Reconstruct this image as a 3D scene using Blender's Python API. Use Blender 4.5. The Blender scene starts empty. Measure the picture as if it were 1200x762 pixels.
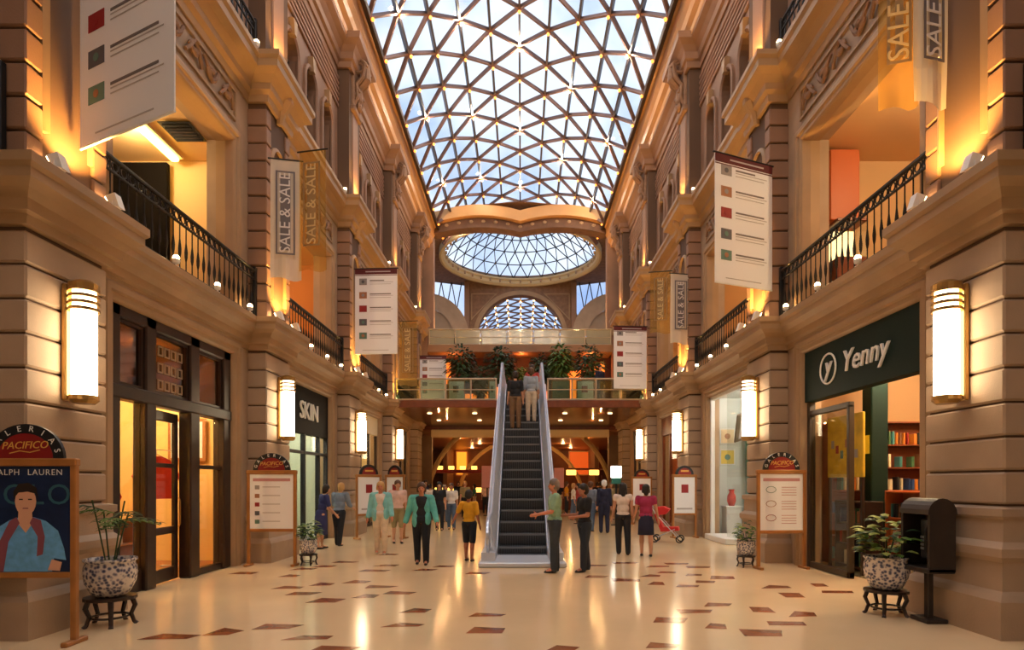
import bpy, bmesh, math, random
from mathutils import Vector, Matrix
random.seed(7)
R = math.radians
SC = bpy.context.scene
COL = SC.collection

# ------------------------------------------------------------------ camera, world, exposure
EYE = 1.65
F = 700.0                       # focal length in pixels of the 1200 x 762 frame
VX, VY = 611.0, 566.0           # vanishing point of the hall
cd = bpy.data.cameras.new('camera'); cam = bpy.data.objects.new('camera', cd); COL.objects.link(cam)
cam.location = (0, 0, EYE); cam.rotation_euler = (R(90), 0, 0)
cd.sensor_width = 36; cd.lens = 36 * F / 1200
cd.shift_x = -(VX - 600) / 1200; cd.shift_y = (VY - 381) / 1200
cd.clip_end = 400; cd.clip_start = 0.05
SC.camera = cam

W = bpy.data.worlds.new('sky'); SC.world = W; W.use_nodes = True
nt = W.node_tree; nt.nodes.clear()
o_ = nt.nodes.new('ShaderNodeOutputWorld'); b_ = nt.nodes.new('ShaderNodeBackground')
tc = nt.nodes.new('ShaderNodeTexCoord'); nz = nt.nodes.new('ShaderNodeTexNoise'); cr = nt.nodes.new('ShaderNodeValToRGB')
nz.inputs['Scale'].default_value = 5.5; nz.inputs['Detail'].default_value = 4
cr.color_ramp.elements[0].position = .38; cr.color_ramp.elements[0].color = (.42, .56, .80, 1)
cr.color_ramp.elements[1].position = .55; cr.color_ramp.elements[1].color = (.88, .94, 1.0, 1)
nt.links.new(tc.outputs['Generated'], nz.inputs['Vector']); nt.links.new(nz.outputs['Fac'], cr.inputs['Fac'])
nt.links.new(cr.outputs['Color'], b_.inputs['Color']); nt.links.new(b_.outputs[0], o_.inputs[0])
b_.inputs['Strength'].default_value = 0.62

vs = SC.view_settings
vs.view_transform = 'Standard'; vs.look = 'None'; vs.gamma = 1; vs.exposure = 1.12; vs.use_curve_mapping = False
SC.cycles.max_bounces = 8; SC.cycles.diffuse_bounces = 4; SC.cycles.glossy_bounces = 3; SC.cycles.transparent_max_bounces = 12
SC.cycles.sample_clamp_indirect = 4

XC = -0.07                      # centre line of the hall
def at(px, py, Y): return Vector(((px - VX) * Y / F, Y, EYE - (py - VY) * Y / F))
def ground(px, py):
    Y = EYE * F / (py - VY); return Vector(((px - VX) * Y / F, Y, 0))

# ------------------------------------------------------------------ helpers
def lin(c):
    out = []
    for v in c[:3]:
        v = v / 255.0
        out.append(v / 12.92 if v <= .04045 else ((v + .055) / 1.055) ** 2.4)
    return (*out, 1)
MATS = {}
def mat(name, rgb, rough=.6, metal=0, noise=None, bump=0, bscale=40, spec=.5, emit=None, alpha=None):
    if name in MATS: return MATS[name]
    m = bpy.data.materials.new(name); m.use_nodes = True; MATS[name] = m
    t = m.node_tree; p = t.nodes['Principled BSDF']
    p.inputs['Base Color'].default_value = lin(rgb); p.inputs['Roughness'].default_value = rough
    p.inputs['Metallic'].default_value = metal; p.inputs['Specular IOR Level'].default_value = spec
    if emit:
        p.inputs['Emission Color'].default_value = lin(emit[0]); p.inputs['Emission Strength'].default_value = emit[1]
    if noise or bump:
        tcn = t.nodes.new('ShaderNodeTexCoord')
    if noise:
        n = t.nodes.new('ShaderNodeTexNoise'); n.inputs['Scale'].default_value = noise[0]; n.inputs['Detail'].default_value = 5
        r = t.nodes.new('ShaderNodeValToRGB')
        a = lin(rgb); k = noise[1]
        r.color_ramp.elements[0].position = .3; r.color_ramp.elements[1].position = .7
        r.color_ramp.elements[0].color = (a[0]*(1-k), a[1]*(1-k), a[2]*(1-k), 1)
        r.color_ramp.elements[1].color = (min(1, a[0]*(1+k)), min(1, a[1]*(1+k)), min(1, a[2]*(1+k)), 1)
        t.links.new(tcn.outputs['Object'], n.inputs['Vector']); t.links.new(n.outputs['Fac'], r.inputs['Fac'])
        t.links.new(r.outputs['Color'], p.inputs['Base Color'])
    if bump:
        n2 = t.nodes.new('ShaderNodeTexNoise'); n2.inputs['Scale'].default_value = bscale; n2.inputs['Detail'].default_value = 3
        bm_ = t.nodes.new('ShaderNodeBump'); bm_.inputs['Strength'].default_value = bump; bm_.inputs['Distance'].default_value = .02
        t.links.new(tcn.outputs['Object'], n2.inputs['Vector']); t.links.new(n2.outputs['Fac'], bm_.inputs['Height'])
        t.links.new(bm_.outputs['Normal'], p.inputs['Normal'])
    return m
def thin(name, tint, gloss=.06, rough=.03, diffuse=0, dcol=(255, 255, 255)):
    """thin sheet: mostly see-through with a little surface gloss, optionally part cloth"""
    if name in MATS: return MATS[name]
    m = bpy.data.materials.new(name); m.use_nodes = True; MATS[name] = m
    t = m.node_tree; t.nodes.clear()
    o = t.nodes.new('ShaderNodeOutputMaterial'); tr = t.nodes.new('ShaderNodeBsdfTransparent'); gl = t.nodes.new('ShaderNodeBsdfGlossy')
    mx = t.nodes.new('ShaderNodeMixShader'); tr.inputs[0].default_value = lin(tint); gl.inputs['Roughness'].default_value = rough
    mx.inputs[0].default_value = gloss
    t.links.new(tr.outputs[0], mx.inputs[1]); t.links.new(gl.outputs[0], mx.inputs[2]); last = mx
    if diffuse:
        d = t.nodes.new('ShaderNodeBsdfDiffuse'); d.inputs[0].default_value = lin(dcol)
        m2 = t.nodes.new('ShaderNodeMixShader'); m2.inputs[0].default_value = diffuse
        t.links.new(mx.outputs[0], m2.inputs[1]); t.links.new(d.outputs[0], m2.inputs[2]); last = m2
    t.links.new(last.outputs[0], o.inputs[0])
    return m

class MB:
    def __init__(s): s.v = []; s.f = []
    def add(s, vs, fs):
        k = len(s.v); s.v += [tuple(p) for p in vs]; s.f += [tuple(i + k for i in f) for f in fs]; return s
    def box(s, x0, x1, y0, y1, z0, z1):
        if x0 > x1: x0, x1 = x1, x0
        if y0 > y1: y0, y1 = y1, y0
        return s.add([(x0,y0,z0),(x1,y0,z0),(x1,y1,z0),(x0,y1,z0),(x0,y0,z1),(x1,y0,z1),(x1,y1,z1),(x0,y1,z1)],
                     [(0,3,2,1),(4,5,6,7),(0,1,5,4),(1,2,6,5),(2,3,7,6),(3,0,4,7)])
    def bev(s, x0, x1, y0, y1, z0, z1, b=.02):
        """box with its eight corners cut: chamfered on all twelve edges"""
        if x0 > x1: x0, x1 = x1, x0
        if y0 > y1: y0, y1 = y1, y0
        X = (x0, x0+b, x1-b, x1); Y = (y0, y0+b, y1-b, y1); Z = (z0, z0+b, z1-b, z1)
        P = []; idx = {}
        for i in (1, 2):
            for j in (1, 2):
                for k in (1, 2):
                    for a, q in enumerate(((X[0 if i == 1 else 3], Y[j], Z[k]), (X[i], Y[0 if j == 1 else 3], Z[k]), (X[i], Y[j], Z[0 if k == 1 else 3]))):
                        idx[(i, j, k, a)] = len(P); P.append(q)
        g = idx; Fc = []
        for a in range(3):
            for e in (1, 2):
                c = []
                for u, w in ((1, 1), (2, 1), (2, 2), (1, 2)):
                    t = [0, 0, 0]; t[a] = e; o = [q for q in range(3) if q != a]; t[o[0]] = u; t[o[1]] = w
                    c.append(g[(*t, a)])
                Fc.append(tuple(c))
        for a in range(3):
            o = [q for q in range(3) if q != a]
            for u in (1, 2):
                for w in (1, 2):
                    t1 = [0, 0, 0]; t1[o[0]] = u; t1[o[1]] = w; t2 = list(t1); t1[a] = 1; t2[a] = 2
                    Fc.append((g[(*t1, o[0])], g[(*t2, o[0])], g[(*t2, o[1])], g[(*t1, o[1])]))
        for i in (1, 2):
            for j in (1, 2):
                for k in (1, 2): Fc.append((g[(i,j,k,0)], g[(i,j,k,1)], g[(i,j,k,2)]))
        return s.add(P, Fc)
    def poly(s, pts, d):
        """prism: polygon pts (3-D, planar) pushed by vector d"""
        n = len(pts); d = Vector(d)
        P = [Vector(p) for p in pts] + [Vector(p) + d for p in pts]
        return s.add(P, [tuple(range(n))[::-1], tuple(range(n, 2*n))] + [(i, (i+1) % n, n + (i+1) % n, n + i) for i in range(n)])
    def lathe(s, prof, c=(0,0,0), n=16, sx=1, sy=1):
        P = []; Fc = []; m = len(prof)
        for i in range(n):
            a = 2*math.pi*i/n
            for r, z in prof: P.append((c[0] + sx*r*math.cos(a), c[1] + sy*r*math.sin(a), c[2] + z))
        for i in range(n):
            j = (i+1) % n
            for k in range(m-1): Fc.append((i*m+k, j*m+k, j*m+k+1, i*m+k+1))
        Fc.append(tuple(i*m for i in range(n))[::-1]); Fc.append(tuple(i*m+m-1 for i in range(n)))
        return s.add(P, Fc)
    def tube(s, pts, r, n=6, closed=False):
        pts = [Vector(p) for p in pts]; m = len(pts); P = []; Fc = []
        rr = r if isinstance(r, (list, tuple)) else [r]*m
        up = None
        for i, p in enumerate(pts):
            a = pts[(i+1) % m] if (closed or i < m-1) else p; b = pts[i-1] if (closed or i > 0) else p
            d = (a - b).normalized()
            if up is None:
                up = Vector((0,0,1)) if abs(d.z) < .9 else Vector((1,0,0))
            u = up - d * up.dot(d)
            if u.length < 1e-5: u = d.orthogonal()
            u.normalize(); up = u; w = d.cross(u)
            for k in range(n):
                t = 2*math.pi*(k+.5)/n; P.append(p + (u*math.cos(t) + w*math.sin(t))*rr[i])
        for i in range(m if closed else m-1):
            j = (i+1) % m
            for k in range(n): Fc.append((i*n+k, i*n+(k+1) % n, j*n+(k+1) % n, j*n+k))
        if not closed: Fc.append(tuple(range(n))[::-1]); Fc.append(tuple((m-1)*n+k for k in range(n)))
        return s.add(P, Fc)
    def sweep(s, path, prof, mp=lambda a, b, d: (a, b, d), closed=False):
        """profile (offset to the left of the path, third coordinate) carried along a 2-D path with mitred corners"""
        m = len(path); k = len(prof); P = []; Fc = []
        def nrm(p, q):
            dx, dy = q[0]-p[0], q[1]-p[1]; l = math.hypot(dx, dy) or 1; return (-dy/l, dx/l)
        for i in range(m):
            if closed or 0 < i < m-1:
                a = nrm(path[i-1], path[i]); b = nrm(path[i], path[(i+1) % m])
                den = 1 + a[0]*b[0] + a[1]*b[1]; nx, ny = ((a[0]+b[0])/den, (a[1]+b[1])/den) if den > .1 else a
            elif i == 0: nx, ny = nrm(path[0], path[1])
            else: nx, ny = nrm(path[-2], path[-1])
            for o, z in prof: P.append(mp(path[i][0] + nx*o, path[i][1] + ny*o, z))
        for i in range(m if closed else m-1):
            j = (i+1) % m
            for t in range(k): Fc.append((i*k+t, j*k+t, j*k+(t+1) % k, i*k+(t+1) % k))
        if not closed: Fc.append(tuple(range(k))); Fc.append(tuple((m-1)*k + t for t in range(k))[::-1])
        return s.add(P, Fc)
    def ell(s, c, r, n=12, m=8):
        prof = [(math.sin(math.pi*i/m), -math.cos(math.pi*i/m)) for i in range(m+1)]
        P = []; Fc = []
        P.append((c[0], c[1], c[2]-r[2]))
        for i in range(1, m):
            q, z = prof[i]
            for k in range(n):
                a = 2*math.pi*k/n; P.append((c[0]+r[0]*q*math.cos(a), c[1]+r[1]*q*math.sin(a), c[2]+r[2]*z))
        P.append((c[0], c[1], c[2]+r[2]))
        for k in range(n): Fc.append((0, 1+(k+1) % n, 1+k))
        for i in range(m-2):
            for k in range(n): Fc.append((1+i*n+k, 1+i*n+(k+1) % n, 1+(i+1)*n+(k+1) % n, 1+(i+1)*n+k))
        L = len(P)-1
        for k in range(n): Fc.append((L, 1+(m-2)*n+k, 1+(m-2)*n+(k+1) % n))
        return s.add(P, Fc)
    def cap(s, p0, r0, p1, r1, n=10):
        """tapered capsule"""
        p0 = Vector(p0); p1 = Vector(p1); d = p1 - p0
        d = d.normalized() if d.length > 1e-6 else Vector((0,0,1))
        u = d.orthogonal().normalized(); w = d.cross(u); P = []; rings = []
        seq = [(p0 - d*r0*math.cos(t), r0*math.sin(t)) for t in (R(0), R(35), R(65), R(90))] + [(p1 + d*r1*math.cos(t), r1*math.sin(t)) for t in (R(90), R(65), R(35), R(0))]
        for c, r in seq:
            if r < 1e-6: rings.append([len(P)]); P.append(c)
            else:
                rings.append([len(P)+k for k in range(n)])
                for k in range(n):
                    a = 2*math.pi*k/n; P.append(c + (u*math.cos(a) + w*math.sin(a))*r)
        Fc = []
        for A, B in zip(rings, rings[1:]):
            for k in range(n):
                if len(A) == 1: Fc.append((A[0], B[(k+1) % n], B[k]))
                elif len(B) == 1: Fc.append((A[k], A[(k+1) % n], B[0]))
                else: Fc.append((A[k], A[(k+1) % n], B[(k+1) % n], B[k]))
        return s.add(P, Fc)
    def mesh(s, name, m=None, smooth=False, norm=True):
        me = bpy.data.meshes.new(name); me.from_pydata(s.v, [], s.f)
        if norm:
            b = bmesh.new(); b.from_mesh(me); bmesh.ops.recalc_face_normals(b, faces=b.faces); b.to_mesh(me); b.free()
        if m: me.materials.append(m)
        if smooth:
            for p in me.polygons: p.use_smooth = True
        return me
    def build(s, name, m, parent=None, smooth=False, loc=None, norm=True):
        return link(name, s.mesh(name, m, smooth, norm), parent, loc)
def link(name, data, parent=None, loc=None, rz=0, scale=None):
    o = bpy.data.objects.new(name, data); COL.objects.link(o)
    if parent: o.parent = parent
    if loc is not None: o.location = loc
    if rz: o.rotation_euler[2] = rz
    if scale is not None: o.scale = scale
    return o
def tag(o, label=None, cat=None, group=None, kind=None):
    if label: o['label'] = label
    if cat: o['category'] = cat
    if group: o['group'] = group
    if kind: o['kind'] = kind
    return o
def thing(name, label, cat, loc=(0,0,0), rz=0, group=None, scale=None):
    return tag(link(name, None, None, loc, rz, scale), label, cat, group)
KIDS = {}
def copy_tree(o, parent=None):
    c = o.copy(); COL.objects.link(c); c.parent = parent
    for ch in list(o.children): copy_tree(ch, c)
    return c
def clone(root, loc, rz=None, label=None, group=None, scale=None):
    c = copy_tree(root); c.location = loc
    if rz is not None: c.rotation_euler[2] = rz
    if label: c['label'] = label
    if group: c['group'] = group
    if scale is not None: c.scale = scale
    return c
def lamp(name, kind, loc, power, rgb, parent=None, size=.1, rot=None, spot=None):
    l = bpy.data.lights.new(name, kind); l.energy = power; l.color = lin(rgb)[:3]
    if kind == 'AREA': l.size = size
    else: l.shadow_soft_size = size
    if spot: l.spot_size = R(spot); l.spot_blend = .6
    o = bpy.data.objects.new(name, l); COL.objects.link(o); o.location = loc
    if rot: o.rotation_euler = rot
    if parent: o.parent = parent
    return o
def text_mesh(name, s, size, m, depth=.004, shear=0, spacing=1):
    c = bpy.data.curves.new(name, 'FONT'); c.body = s; c.size = size; c.extrude = depth; c.align_x = 'CENTER'; c.align_y = 'CENTER'
    c.shear = shear; c.space_character = spacing; c.resolution_u = 3
    o = bpy.data.objects.new(name, c); COL.objects.link(o)
    bpy.context.view_layer.update()
    me = bpy.data.meshes.new_from_object(o.evaluated_get(bpy.context.evaluated_depsgraph_get()))
    bpy.data.objects.remove(o); bpy.data.curves.remove(c)
    me.name = name; me.materials.clear(); me.materials.append(m); return me
def frame_matrix(xa, ya, loc):
    xa = Vector(xa).normalized(); ya = Vector(ya).normalized(); za = xa.cross(ya)
    M = Matrix((xa, ya, za)).transposed().to_4x4(); M.translation = Vector(loc); return M

# ------------------------------------------------------------------ materials
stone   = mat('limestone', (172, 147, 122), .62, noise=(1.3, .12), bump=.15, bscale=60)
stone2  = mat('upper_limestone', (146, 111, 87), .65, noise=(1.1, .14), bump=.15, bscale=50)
trimst  = mat('moulded_stone', (168, 136, 100), .55, noise=(1.5, .10))
golden  = mat('golden_plaster', (198, 146, 88), .5, noise=(.8, .08))
reveal  = mat('relief_stone', (138, 104, 78), .7, noise=(4, .2), bump=.3, bscale=30)
darkwin = mat('dark_window', (34, 26, 24), .15)
iron    = mat('black_iron', (24, 24, 26), .45, spec=.4)
wood_dk = mat('dark_walnut', (42, 25, 18), .35, noise=(6, .3))
wood_md = mat('amber_wood', (165, 108, 52), .45, noise=(5, .15))
wood_rd = mat('reddish_wood', (120, 58, 30), .4, noise=(5, .2))
marble  = mat('cream_marble', (242, 212, 168), .14, noise=(.7, .06), spec=.5)
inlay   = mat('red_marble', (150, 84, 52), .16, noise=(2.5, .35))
steel   = mat('brushed_steel', (196, 202, 214), .28, metal=.85)
steel_d = mat('dark_rubber', (40, 42, 46), .5)
bronze  = mat('brown_steel', (112, 82, 70), .45, metal=.2)
bronze_d= mat('dark_steel', (58, 50, 52), .45, metal=.2)
skyglass= thin('skylight_glass', (238, 244, 255), .05, .05)
winglass= thin('window_glass', (246, 248, 246), .07, .02)
railglass= thin('balustrade_glass', (205, 222, 205), .10, .03)
white   = mat('white_paint', (238, 236, 230), .5)
paper   = mat('white_print', (244, 244, 246), .6)
lampw   = mat('lit_diffuser', (255, 240, 215), .4, emit=((255, 228, 185), 6.0))
bulb_m  = mat('lit_bulb', (255, 200, 130), .4, emit=((255, 128, 40), 1.6))
spot_m  = mat('lit_spot', (255, 230, 190), .4, emit=((255, 206, 140), 22.0))
dim_m   = mat('dim_downlight', (255, 220, 170), .4, emit=((255, 206, 140), 3.0))
brass   = mat('brass', (186, 148, 88), .3, metal=.8)
maroon  = mat('maroon', (92, 24, 30), .5)
# ------------------------------------------------------------------ the floor
Y0, Y1 = -11.0, 34.0
XP, XW, XS = 5.22, 5.62, 5.74       # pilaster face, wall face, shopfront plane (from the hall's centre line)
PW = 1.25                           # pilaster width
BAY = 6.03
PIL = [7.0 + BAY*k for k in range(-2, 5)]
F2, F3 = 5.0, 10.35                 # upper floor levels
OPEN = 1.28                         # half distance pilaster axis -> opening edge
fl = MB().box(-12, 12, Y0-.3, 72, -.2, 0).build('floor', marble); tag(fl, kind='structure')
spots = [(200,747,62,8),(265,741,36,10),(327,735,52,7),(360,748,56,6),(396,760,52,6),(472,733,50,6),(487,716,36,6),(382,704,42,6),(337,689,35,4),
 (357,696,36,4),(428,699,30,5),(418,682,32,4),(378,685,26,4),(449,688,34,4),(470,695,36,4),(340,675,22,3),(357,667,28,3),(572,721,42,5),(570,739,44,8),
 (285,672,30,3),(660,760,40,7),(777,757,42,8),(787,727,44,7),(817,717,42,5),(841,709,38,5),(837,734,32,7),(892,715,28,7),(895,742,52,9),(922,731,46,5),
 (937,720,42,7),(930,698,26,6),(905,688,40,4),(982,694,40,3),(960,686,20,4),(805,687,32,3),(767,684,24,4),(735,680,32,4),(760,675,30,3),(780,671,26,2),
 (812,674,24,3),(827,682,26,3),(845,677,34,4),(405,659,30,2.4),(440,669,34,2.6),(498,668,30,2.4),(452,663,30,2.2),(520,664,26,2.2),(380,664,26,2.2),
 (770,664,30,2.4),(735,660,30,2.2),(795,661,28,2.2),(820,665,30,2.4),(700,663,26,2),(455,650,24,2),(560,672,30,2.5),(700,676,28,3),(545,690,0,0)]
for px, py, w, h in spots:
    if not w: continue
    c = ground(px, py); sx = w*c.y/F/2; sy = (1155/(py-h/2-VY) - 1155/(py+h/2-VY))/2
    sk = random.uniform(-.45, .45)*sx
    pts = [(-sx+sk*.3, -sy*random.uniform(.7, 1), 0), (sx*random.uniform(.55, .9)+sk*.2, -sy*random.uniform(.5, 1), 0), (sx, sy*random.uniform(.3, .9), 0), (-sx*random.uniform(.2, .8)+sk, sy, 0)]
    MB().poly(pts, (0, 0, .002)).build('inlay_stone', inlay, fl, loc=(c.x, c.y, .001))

# ------------------------------------------------------------------ side walls
wr = tag(link('wall_right', None, None, (XC, 0, 0)), kind='structure')
def wmap(a, b, d): return (XW - d, a, b)
def plan(extra=0, w=PW, xp=XP):
    p = [(XW, Y0)]
    for y in PIL:
        p += [(XW, y-w/2), (xp, y-w/2), (xp, y+w/2), (XW, y+w/2)]
    return p + [(XW, Y1)]
def arch_pts(c, w, zs, n=10, rise=None):
    r = w/2; rise = rise or r
    return [(c - r*math.cos(math.pi*i/n), zs + rise*math.sin(math.pi*i/n)) for i in range(n+1)]
def arch_panel(mb, y0, y1, z0, z1, c, w, zb, zs, depth, x, n=10):
    """a flat wall (face at x, hall side) with one arched hole and its reveal"""
    a = arch_pts(c, w, zs, n); L, Rr = c-w/2, c+w/2
    q = lambda pts: mb.add([(x, p[0], p[1]) for p in pts], [tuple(range(len(pts)))])
    if L > y0: q([(y0,z0),(L,z0),(L,z1),(y0,z1)])
    if y1 > Rr: q([(Rr,z0),(y1,z0),(y1,z1),(Rr,z1)])
    if zb > z0: q([(L,z0),(Rr,z0),(Rr,zb),(L,zb)])
    for p, r in zip(a, a[1:]): q([p, r, (r[0], z1), (p[0], z1)])
    out = [(L, zb)] + a + [(Rr, zb)]
    for p, r in zip(out, out[1:] + out[:1]):
        mb.add([(x,*p),(x,*r),(x+depth,*r),(x+depth,*p)], [(0,1,2,3)])
    return out
# pilasters: core + base courses + rusticated blocks, upper storey with a blind niche, top storey with a console
blk = MB().bev(0, .5, -PW/2, PW/2, 0, .345, .022).mesh('stone_block', stone)
quo = MB().bev(0, .42, -.12, .12, 0, .33, .016).mesh('quoin_block', stone2)
for k, y in enumerate(PIL):
    pc = MB().box(XP+.04, XW+.3, y-PW/2+.04, y+PW/2-.04, 0, 14.9).build('pilaster', mat('stone_joint', (96, 72, 54), .8), wr)
    base = MB()
    pth = lambda e: [(XW+.1, y-PW/2-e), (XP-e, y-PW/2-e), (XP-e, y+PW/2+e), (XW+.1, y+PW/2+e)]
    base.sweep([(XW+.2, y-PW/2), (XP, y-PW/2), (XP, y+PW/2), (XW+.2, y+PW/2)],
               [(-.05,0),(.16,0),(.16,.40),(.12,.46),(.08,.50),(.07,.80),(.12,.86),(.12,.95),(.05,1.02),(.04,1.26),(.08,1.29),(.08,1.37),(-.05,1.40)])
    base.build('plinth', stone, pc)
    for i in range(8): link('stone_block', blk, pc, (XP, y, 1.42 + i*.37))
    nb = MB()
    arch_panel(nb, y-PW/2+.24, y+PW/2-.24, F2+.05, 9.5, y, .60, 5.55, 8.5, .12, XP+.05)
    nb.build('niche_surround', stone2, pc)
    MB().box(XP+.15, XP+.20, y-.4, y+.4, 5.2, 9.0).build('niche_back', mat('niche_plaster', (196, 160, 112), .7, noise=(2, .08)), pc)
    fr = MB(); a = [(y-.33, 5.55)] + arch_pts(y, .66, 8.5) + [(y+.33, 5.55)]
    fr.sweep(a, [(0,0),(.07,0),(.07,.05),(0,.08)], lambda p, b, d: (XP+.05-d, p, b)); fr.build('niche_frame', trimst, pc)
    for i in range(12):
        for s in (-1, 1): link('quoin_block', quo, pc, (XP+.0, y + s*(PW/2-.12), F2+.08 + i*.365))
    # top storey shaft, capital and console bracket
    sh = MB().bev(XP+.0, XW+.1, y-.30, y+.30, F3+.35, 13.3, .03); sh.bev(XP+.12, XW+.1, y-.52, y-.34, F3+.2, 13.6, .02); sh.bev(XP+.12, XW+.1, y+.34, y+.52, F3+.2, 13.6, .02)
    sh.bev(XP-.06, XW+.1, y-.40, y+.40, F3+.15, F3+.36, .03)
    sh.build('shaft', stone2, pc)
    cp = MB().bev(XP-.1, XW, y-.42, y+.42, 13.3, 13.5, .04)
    for s in (-1, 1):
        for (zz, rr, dx) in ((14.75, .24, -.16), (13.95, .17, .0)):
            cp.tube([(XP+dx-.02 - rr*math.cos(t)*(1-t/16), y + s*.24, zz + rr*math.sin(t)*(1-t/16)) for t in [i*.5 for i in range(20)]], .045, 5)
        cp.tube([(XP-.38, y+s*.24, 14.85), (XP-.30, y+s*.24, 14.45), (XP-.10, y+s*.24, 14.2), (XP-.13, y+s*.24, 13.8), (XP, y+s*.24, 13.55)], .06, 6)
    cp.tube([(XP-.36, y, 14.95), (XP-.34, y, 14.5), (XP-.08, y, 14.2), (XP-.12, y, 13.8), (XP+.02, y, 13.5)], [.10, .16, .13, .12, .06], 8)
    cp.ell((XP-.12, y, 13.62), (.1, .14, .13), 8, 6)
    cp.bev(XP-.05, XW, y-.34, y+.34, 13.5, 15.0, .04)
    cp.build('console_capital', reveal, pc)
    # keystone-like bracket under the upper ledge
    br = MB().tube([(XP-.16, y, 10.1), (XP-.15, y, 9.95), (XP-.04, y, 9.7), (XP-.02, y, 9.45)], [.16, .17, .12, .07], 8); br.build('ledge_bracket', trimst, pc)
# moulded cornices that run round the pilasters
MB().sweep(plan(), [(-.06,4.40),(.05,4.40),(.06,4.50),(.12,4.52),(.13,4.64),(.20,4.72),(.30,4.78),(.30,4.88),(.34,4.92),(.34,5.02),(-.06,5.04)]).build('cornice', trimst, wr)
MB().sweep(plan(), [(-.06,9.55),(.04,9.55),(.06,9.68),(.14,9.74),(.15,9.86),(.26,9.98),(.38,10.06),(.38,10.20),(.43,10.26),(.43,10.36),(-.06,10.40)]).build('cornice', trimst, wr)
MB().sweep(plan(), [(-.06,14.45),(.05,14.45),(.07,14.62),(.14,14.66),(.16,14.85),(.26,15.0),(.40,15.12),(.42,15.30),(-.06,15.34)]).build('cornice', stone2, wr)
MB().sweep([(XW,Y0),(XW,Y1+.4)], [(-.3,15.2),(.42,15.2),(.44,15.38),(.56,15.5),(.60,15.72),(.70,15.86),(.74,16.15),(.86,16.28),(.92,16.42),(.92,16.55),(.60,16.60),(-.3,16.6)]).build('cornice', golden, wr)
# bays
scroll = None
BAYS = [(PIL[k], PIL[k+1]) for k in range(len(PIL)-1)] + [(PIL[-1], None)]
BAYS = [(PIL[0]-BAY, PIL[0])] + BAYS
for k, (a, b) in enumerate(BAYS):
    ya, yb = max(a + OPEN, Y0), (b - OPEN) if b else Y1
    e0, e1 = max(a, Y0), b or Y1
    w = MB()
    if b and a > Y0:
        w.box(XW, XW+.35, a, ya, 0, F2).box(XW, XW+.35, yb, b, 0, F2).box(XW, XW+.35, ya, yb, 4.2, F2)
        w.box(XW, XW+.5, a, ya, F2, 10.0).box(XW, XW+.5, yb, b, F2, 10.0).box(XW, XW+.5, ya, yb, 8.4, 10.0)
    else:
        w.box(XW, XW+.35, e0, e1, 0, F3)
    w.build('wall_panel', stone, wr)
    if b and a > Y0:
        # moulded surrounds of the two openings
        for (zt, zb_) in ((4.2, 0), (8.4, F2)):
            MB().sweep([(yb, zb_), (yb, zt), (ya, zt), (ya, zb_)], [(-.26,0),(-.26,.05),(-.20,.09),(-.12,.09),(-.10,.05),(-.03,.05),(.0,.02),(.04,-.12),(.04,-.3),(0,-.3),(0,0)], wmap).build('architrave', trimst, wr)
        # carved scroll frieze above the upper opening
        pan = MB().sweep([(ya-.1, 8.82), (yb+.1, 8.82), (yb+.1, 9.42), (ya-.1, 9.42)], [(0,0),(.05,0),(.05,.04),(0,.04)], wmap, closed=True)
        pan.build('frieze_frame', trimst, wr)
        L = yb - ya; n = 6
        sc_ = MB()
        t = [i*.42 for i in range(17)]
        for s in (-1, 1):
            sc_.tube([(-.05, s*.0 + .15*(1-q/8)*math.cos(q)*s, .15*(1-q/8)*math.sin(q)) for q in t], .032, 5)
        sc_.tube([(-.04, -.26, -.16), (-.06, -.14, -.02), (-.06, 0, .17), (-.06, .14, .02), (-.04, .26, -.16)], .035, 5)
        sc_.ell((-.05, .0, -.02), (.05, .06, .06), 6, 5)
        if scroll is None: scroll = sc_.mesh('carved_scroll', reveal)
        for i in range(n): link('carved_scroll', scroll, wr, (XW, ya + L*(i+.5)/n, 9.12), scale=(1, 1, 1 if i % 2 else -1))
    # third storey: three arched windows a bay
    yc = (a + b)/2 if b else (a + Y1)/2 + .3
    nw = 3 if (b and a > Y0) else 1
    w3 = MB(); sp = 1.34
    lo, hi = e0, e1
    cs = [yc + (i-(nw-1)/2)*sp for i in range(nw)]
    ed = [lo] + [(p+q)/2 for p, q in zip(cs, cs[1:])] + [hi]
    for i, c in enumerate(cs):
        arch_panel(w3, ed[i], ed[i+1], 10.3, 14.5, c, .78, 10.75, 12.3, .30, XW)
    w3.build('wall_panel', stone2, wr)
    for c in cs:
        wn = MB().box(XW+.28, XW+.33, c-.42, c+.42, 10.7, 12.75).build('window', darkwin, wr)
        f_ = MB().sweep([(c-.39, 10.75)] + arch_pts(c, .78, 12.3) + [(c+.39, 10.75)], [(0,-.02),(.12,-.02),(.12,.07),(.05,.09),(0,.05)], wmap)
        f_.box(XW-.10, XW, c-.5, c+.5, 10.66, 10.76)
        f_.build('window_surround', stone2, wn)
        MB().poly([(XW-.14, c-.07, 12.66), (XW-.14, c+.07, 12.66), (XW-.14, c+.13, 13.02), (XW-.14, c-.13, 13.02)], (.16, 0, 0)).build('keystone', trimst, wn)
        MB().box(XW+.18, XW+.28, c-.025, c+.025, 10.75, 12.7).box(XW+.18, XW+.28, c-.4, c+.4, 12.25, 12.31).build('window_bar', wood_dk, wn)
    bd = MB()
    for z in (13.25, 13.42, 13.59, 13.76, 13.93, 14.10): bd.bev(XW-.06, XW+.02, lo+.6 if k else lo, hi-.6 if b else hi, z, z+.11, .02)
    bd.build('reeded_band', stone2, wr)
wl = copy_tree(wr); wl.name = 'wall_left'; wl.scale = (-1, 1, 1)

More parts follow.
